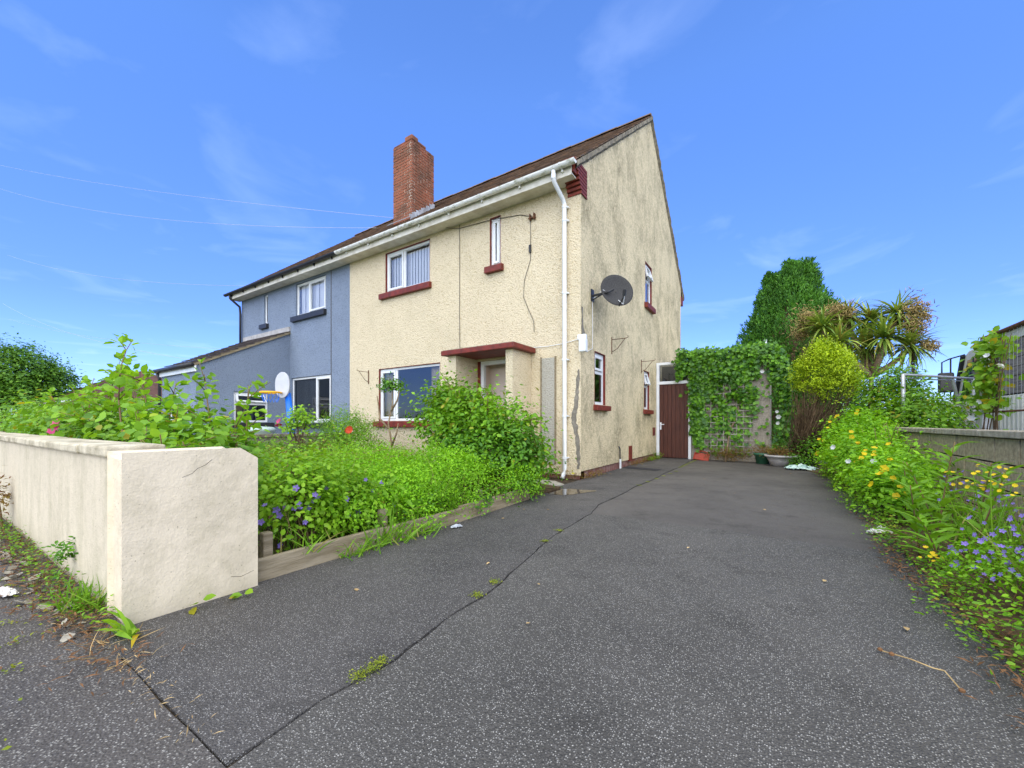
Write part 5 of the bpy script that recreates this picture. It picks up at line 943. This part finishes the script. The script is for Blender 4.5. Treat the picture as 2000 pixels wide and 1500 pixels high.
P, D, N = clumps(r, [(-2.0, 11.45, 2.45, .22, .14, .24), (-1.75, 11.42, 2.6, .25, .16, .22), (-1.3, 11.45, 2.62, .3, .14, .20), (-.9, 11.42, 2.68, .3, .16, .17), (-.5, 11.45, 2.60, .25, .14, .22), (-1.85, 11.42, 1.9, .13, .12, .35), (-1.78, 11.45, 1.25, .12, .10, .4), (-1.1, 11.44, 2.1, .35, .10, .22), (.1, 11.5, 2.3, .16, .2, .4), (.12, 11.5, 1.5, .14, .18, .6), (-.75, 11.47, 1.55, .3, .06, .3), (-1.2, 11.47, 1.5, .25, .06, .25)], 210, 8, .06, up=.3, out=.5, shell=.3); N = nrm(N + [0, -.9, .2]); s = r.uniform(.6, 1.25, len(P)); leaf_obj('outer_leaves', P, nrm(D + [0, -.1, -.7]), N, .085*s, .085*s, IVYL, MT['ivy'], t)
tubes('trailing_shoots', [np.array([(-2.0, 11.45, 2.6), (-2.15, 11.4, 2.72), (-2.28, 11.4, 2.86)]), np.array([(-2.05, 11.45, 2.5), (-2.3, 11.4, 2.55), (-2.45, 11.38, 2.62)]), np.array([(-1.3, 11.4, 2.75), (-1.32, 11.35, 2.9), (-1.25, 11.35, 2.98)])], .006, .002, MT['bark'], t, 4)
tubes('stems', [np.array([(-1.05, 11.3, 0), (-1.02, 11.42, .35), (-.98, 11.5, .75), (-1.02, 11.52, 1.2), (-1.1, 11.52, 1.9)]), np.array([(-.98, 11.5, .75), (-.85, 11.53, 1.05), (-.75, 11.53, 1.5)])], .03, .008, MT['palebark'], t, 7)
put_flowers(t, flower_mesh('flower', .05, 6, .5, .5), MT['pwhite'], [(.02, 11.3, 1.22), (.05, 11.28, 1.10), (.04, 11.3, .95), (-.28, 11.42, 2.2)], r, (0, -1, .2))
# ---- trees behind
r = rs(100); t = plant('conifer_tree', (.46, 19, 0), 'broad dark green conifer behind the outbuilding', 'tree')
C, AX, UU = [], [], []
for (lx, ly, hh, wd, k) in ((-.60, 0, 6.5, 1.06, 1400), (.0, -.35, 6.75, 1.04, 1500), (.50, .1, 6.85, 1.06, 1500), (.2, .6, 6.3, .9, 500), (1.25, -.2, 5.2, .7, 500), (-1.1, -.1, 4.9, .86, 700)):
    z = hh*(r.rand(k)**.85); prof = wd*np.interp(z/hh, [0, .2, .45, .65, .82, .93, 1], [1.9, 1.9, 1.45, .86, .40, .18, .02]); a = r.rand(k)*2*math.pi
    rad = prof*(1 + .12*np.sin(a*4+z*1.7+lx*9) + .10*np.sin(a*7-z*2.3))*(.80+.22*r.rand(k)); u = np.c_[np.cos(a), np.sin(a), .2*np.ones(k)]
    nb = 46; ac, zc = r.rand(nb)*2*math.pi, hh*r.rand(nb)**.85; dd = np.min(np.hypot(((a[:, None]-ac+math.pi) % (2*math.pi) - math.pi)*np.maximum(prof, .3)[:, None], (z[:, None]-zc)*.75), axis=1); rad = rad*.9 + np.clip(.26*(1-(dd/.42)**2), -.14, .26)*np.minimum(1, prof*.8)
    C.append(np.c_[.46+lx+rad*np.cos(a), 19+ly+rad*np.sin(a), z+.1]); UU.append(u); AX.append(nrm(u*.5 + [0, 0, 1.0] + .2*r.normal(size=(k, 3))))
C, u, ax = np.concatenate(C), np.concatenate(UU), np.concatenate(AX); k = len(C); n_ = 24; tt = r.rand(k, n_, 1)
P = (C[:, None, :] + ax[:, None, :]*(tt*.46-.12) + r.normal(size=(k, n_, 3))*(.10*(1.1-tt))).reshape(-1, 3); U = np.repeat(u, n_, 0); A = np.repeat(ax, n_, 0); N_ = len(P); N = nrm(U + unit(r, N_)*.7 + [0, 0, .3]); D = nrm(A + unit(r, N_)*.5); s = r.uniform(.6, 1.2, N_)
leaf_obj('crown', P, D, N, .125*s, .05*s, CARD, MT['conifer'], t)
tubes('trunk', [np.array([(.46, 19, 0), (.46, 19, 3), (.5, 19, 6.6)])], .22, .03, MT['bark'], t, 8)
inner = MB(); inner.lathe((.46, 19, 0), [(1.5, .1), (1.55, 1.5), (1.35, 3.0), (.9, 4.6), (.42, 5.7), (.0, 6.3)], 18); inner.build('inner_branches', MT['deadwig'], t)
r = rs(101); t = plant('cordyline', (2.3, 16, 0), 'many-headed cordyline palm with brown seed plumes', 'palm')
S = .0154; heads = []
def cw(u, v, yy=16.0):   # a head's place at the palm's own depth
    q = (u-1000)/788; dx, dy, dz = -math.sin(TH)+q*math.cos(TH), math.cos(TH)+q*math.sin(TH), (827-v)/788; k_ = yy/dy; return np.array([dx*k_, yy, .95+dz*k_])
hd = [(1606, 640, 15.6), (1655, 622, 16.3), (1638, 668, 15.3), (1700, 628, 16.4), (1728, 660, 15.5), (1752, 612, 16.2), (1690, 680, 16.2), (1775, 676, 16.0)]
trunk0 = np.array([2.35, 16, 0]); fork = cw(1702, 735); br = [np.array([trunk0, (trunk0+fork)/2, fork])]
P_, D_, N_, L_ = [], [], [], []
for (u, v, yy) in hd:
    c = cw(u, v, yy); mid = (fork+c)/2 + [0, 0, -.12]; br.append(np.array([fork, mid, c - [0, 0, .12]])); k = 130; d = unit(r, k); d[:, 2] = d[:, 2]*.75 + .22; d = nrm(d)
    P_.append(np.tile(c, (k, 1)) + d*.05); D_.append(d); N_.append(nrm(np.cross(np.cross(d, [0, 0, 1.]), d) + .15*r.normal(size=(k, 3)))); L_.append(r.uniform(.55, .88, k))
leaf_obj('leaves', np.concatenate(P_), np.concatenate(D_), np.concatenate(N_), np.concatenate(L_), np.full(sum(map(len, L_)), .062), BLADE, MT['cord'], t); tubes('trunk', br, .10, .055, MT['palebark'], t, 8)
tubes('dead_skirt', [np.array([cw(1782, 685), cw(1783, 705) + r.normal(size=3)*.05, cw(1772+22*r.rand(), 735+12*r.rand())]) for _ in range(16)], .014, .006, MT['deadwig'], t, 3)
pan = []
for (u, v, wd, ht, K) in ((1580, 625, 24, 20, 320), (1640, 608, 30, 15, 320), (1562, 650, 16, 13, 150), (1632, 650, 20, 16, 150), (1660, 700, 13, 22, 120), (1790, 612, 26, 24, 430), (1782, 640, 24, 18, 260), (1812, 676, 20, 12, 170), (1585, 690, 24, 14, 170)):
    for _ in range(int(K*1.6)):
        yy = 16 + r.normal()*.22; a = cw(u + r.normal()*wd*.55, v + r.normal()*ht*.55, yy); d = nrm(r.normal(size=3) + [.25, -.1, -.2])*.13; pan.append(np.array([a, a+d*.5+[0, 0, .01], a+d]))
tubes('seed_plumes', pan, .012, .006, MT['panicle'], t, 3)['kind'] = 'stuff'
def broad(name, c, rad, h_, seed, label, K, cat='tree', m='fartree', L_=.22):
    r = rs(seed); t = plant(name, (c[0], c[1], 0), label, cat); ells = [(c[0], c[1], h_*.52, rad, rad, h_*.44)] + [(c[0]+rad*.6*math.cos(q), c[1]+rad*.6*math.sin(q), h_*(.32+.3*r.rand()), rad*.55, rad*.55, h_*.22) for q in np.linspace(0, 6.28, 6)[:-1]]
    P, D, N = clumps(r, ells, K, 22, rad*.075, shell=.6); s = r.uniform(.7, 1.2, len(P)); leaf_obj('crown', P, D, N, L_*s, L_*.7*s, DIAM, MT[m], t); tubes('trunk', [np.array([(c[0], c[1], 0), (c[0], c[1], h_*.35), (c[0], c[1], h_*.7)])] + stems(r, (c[0], c[1], h_*.3), [np.array(e[:3]) for e in ells[1:]]), rad*.08, rad*.015, MT['bark'], t, 7); return t
broad('broad_tree', (-49.5, 4.6), 3.6, 7.4, 110, 'round dark broadleaf tree at the far left', 1500)
broad('distant_tree', (16.5, 42), 3.0, 3.6, 111, 'small distant tree behind the metal frame', 300)
r = rs(130); P, D, N = clumps(r, [(-34, y, .9, 1.6, 2.2, 1.3) for y in np.linspace(-6, 16, 9)], 500, 16, .22); s_ = r.uniform(.7, 1.2, len(P)); tag(leaf_obj('distant_hedge', P, D, N, .16*s_, .11*s_, DIAM, MT['fartree']), 'distant hedge beyond the neighbouring gardens', 'hedge')
bung = thing('far_bungalow', (-43.5, 9, 0), 'distant bungalow with brown tiled roof seen past the rose bushes', 'house')
MB().box(-50, -37, 6.5, 14, 0, 2.5).build('wall', MT['farwall'], bung)
mb = MB(); mb.add([(-50.5, 6.0, 2.45), (-36.5, 6.0, 2.45), (-36.5, 14.5, 2.45), (-50.5, 14.5, 2.45), (-47.5, 10.2, 4.9), (-39.5, 10.2, 4.9)], [(0, 1, 5, 4), (1, 2, 5), (2, 3, 4, 5), (3, 0, 4)]); rf = mb.build('roof', MT['farroof'], bung)
for i in range(10):
    t_ = (i+.5)/10; MB().box(-50.5+3*t_, -36.5-3*t_, 6.0+4.2*t_-.03, 6.0+4.2*t_+.02, 2.45+2.45*t_, 2.45+2.45*t_+.05).build('tile_course', MT['farroof'], rf)
MB().box(-50.5, -36.5, 5.95, 6.05, 2.30, 2.45).build('fascia', MT['upvc'], bung)

# ================================================================== BEHIND THE BLOCK WALL
fe = thing('mesh_fence', (1.9, 5, 0), 'rusty tube and wire mesh fence standing behind the block wall', 'fence')
for y in (6.45, 4.4, 2.4): MB().box(1.86, 1.92, y-.03, y+.03, -.03, 1.86).build('post', MT['galv'] if y > 6 else MT['rust'], fe)
MB().tube([(1.89, 6.5, 1.87), (1.89, 2.2, 1.87)], .022, 8).build('top_rail', MT['rust'], fe); MB().tube([(1.89, 6.42, 1.07), (1.89, 2.2, 1.07)], .010, 6).build('mid_rail', MT['rust'], fe)
mb = MB()
for i in range(56): y = 6.40 - i*.074; mb.tube([(1.885, y, .2), (1.885, y, 1.86)], .0014, 3, False)
for i in range(8): mb.tube([(1.883, 6.42, .3+.2*i), (1.883, 2.25, .3+.2*i)], .0014, 3, False)
mb.build('wire_mesh', MT['galv'], fe)['kind'] = 'stuff'
r = rs(120); t = plant('vine', (1.85, 6.2, 0), 'yellowing bindweed vine draped over the mesh fence', 'climber')
P, D, N = clumps(r, [(1.84, 6.30, 1.25, .05, .09, .58), (1.84, 6.08, 1.70, .05, .20, .12), (1.84, 6.12, 1.15, .05, .10, .45)], 95, 7, .05, up=.2, out=.3, shell=.2); N = nrm(N + [-.8, -.8, .2]); s = r.uniform(.6, 1.2, len(P)); leaf_obj('leaves', P, D, N, .070*s, .060*s, OVAL, MT['vine'], t)
tubes('stems', [np.array([(1.86, 6.2+.3*r.normal(), 0), (1.86, 6.2+.2*r.normal(), .8), (1.86, 6.0+.3*r.normal(), 1.8)]) for _ in range(9)], .007, .003, MT['bark'], t, 4)
put_flowers(t, flower_mesh('flower', .03, 6, .7, .5), MT['pwhite'], [(1.76, 5.62, 1.50), (1.76, 6.35, 1.0), (1.76, 5.95, 1.62), (1.76, 6.1, 1.18)], r, (-.6, -.8, .1))
lo_ = thing('parked_lorry', (4.0, 9, 0), 'old pale lorry with dark slatted body parked behind the mesh fence', 'lorry')
mb = MB(); mb.box(3.0, 5.2, 3.0, 10.6, .55, 1.42); mb.build('body', MT['lorrypale'], lo_, bevel=.02)
for i in range(52): y = 3.05 + i*.145; MB().box(2.975, 2.998, y, y+.05, .57, 1.40).build('body_rib', MT['lorrypale'], lo_)
for i in range(6): z = 1.44 + i*.145; MB().box(3.0+.006*(i % 2), 5.2, 3.0, 10.6, z, z+.137).build('side_slat', MT['lorrydark'], lo_)
MB().box(2.99, 5.21, 3.0, 10.6, 2.315, 2.46).build('roof_rail', MT['lorrypale'], lo_)
MB().add([(2.93, 2.9, 2.47), (2.93, 10.7, 2.47), (4.1, 10.2, 2.95), (4.1, 2.9, 2.95), (5.27, 10.7, 2.47), (5.27, 2.9, 2.47)], [(0, 3, 2, 1), (3, 5, 4, 2), (1, 2, 4)]).build('roof', MT['lorryroof'], lo_)
mb = MB(); prof = [(10.7, .5), (12.5, .5), (12.55, 1.35), (12.0, 2.35), (11.8, 2.42), (10.7, 2.45)]; k = len(prof)
mb.add([(3.02, y, z) for y, z in prof] + [(5.15, y, z) for y, z in prof], [tuple(range(k)), tuple(range(k, 2*k))[::-1]] + [(i, k+i, k+(i+1) % k, (i+1) % k) for i in range(k)]); mb.build('cab', MT['lorrypale'], lo_, bevel=.03)
MB().add([(3.012, 10.9, 1.40), (3.012, 12.25, 1.40), (3.012, 11.85, 2.22), (3.012, 10.9, 2.25)], [(0, 1, 2, 3)]).build('side_window', MT['glassdark'], lo_)
MB().tube([(3.0, 12.50, 1.36), (3.0, 12.0, 2.34)], .045, 6).build('door_pillar', MT['metalblk'], lo_); MB().add([(3.1, 12.545, 1.42), (5.05, 12.545, 1.42), (5.05, 12.05, 2.28), (3.1, 12.05, 2.28)], [(0, 1, 2, 3)]).build('windscreen', MT['glassdark'], lo_)
mr = MB().box(2.66, 2.90, 12.10, 12.18, 1.60, 2.02).build('mirror', MT['metalblk'], lo_, bevel=.03); MB().box(2.69, 2.87, 12.088, 12.098, 1.64, 1.98).build('mirror_glass', MT['room'], mr)
MB().tube([(3.02, 12.0, 2.36), (2.82, 12.1, 2.30), (2.72, 12.14, 2.24), (2.72, 12.14, 2.0)], .014, 6).tube([(2.85, 12.14, 2.3), (2.85, 12.14, 1.42), (3.02, 12.2, 1.36)], .014, 6).build('mirror_arm', MT['metalblk'], lo_)
MB().lathe((2.82, 12.1, 1.30), [(0, -.10), (.14, -.08), (.16, 0), (.14, .10), (0, .12)], 14).build('round_mirror', MT['toygrey'], lo_, smooth=True)
for y in (4.6, 11.5):
    wh = MB().tube([(3.05, y, .45), (3.32, y, .45)], .47, 22).build('wheel', MT['metalblk'], lo_, smooth=False); MB().tube([(3.03, y, .45), (3.06, y, .45)], .26, 16).build('rim', MT['toygrey'], wh)
mf = thing('metal_frame', (2.4, 9.8, 0), 'galvanised tube frame standing beyond the block wall', 'frame')
lo_.location.x += .22
MB().tube([(2.02, 9.6, 1.80), (3.3, 11.2, 1.80)], .022, 8).tube([(2.0, 9.66, 1.75), (3.3, 11.26, 1.75)], .012, 6).build('top_rail', MT['galv'], mf)
for (a, b_) in (((2.02, 9.6, 1.8), (1.98, 9.25, .0)), ((2.02, 9.6, 1.8), (2.10, 10.1, .0)), ((3.3, 11.2, 1.8), (3.25, 10.9, 0)), ((3.3, 11.2, 1.8), (3.4, 11.7, 0)), ((2.9, 10.7, 1.77), (3.02, 10.85, 1.3))): MB().tube([a, b_], .028, 8).build('leg', MT['galv'], mf)

mf.location.x -= .17
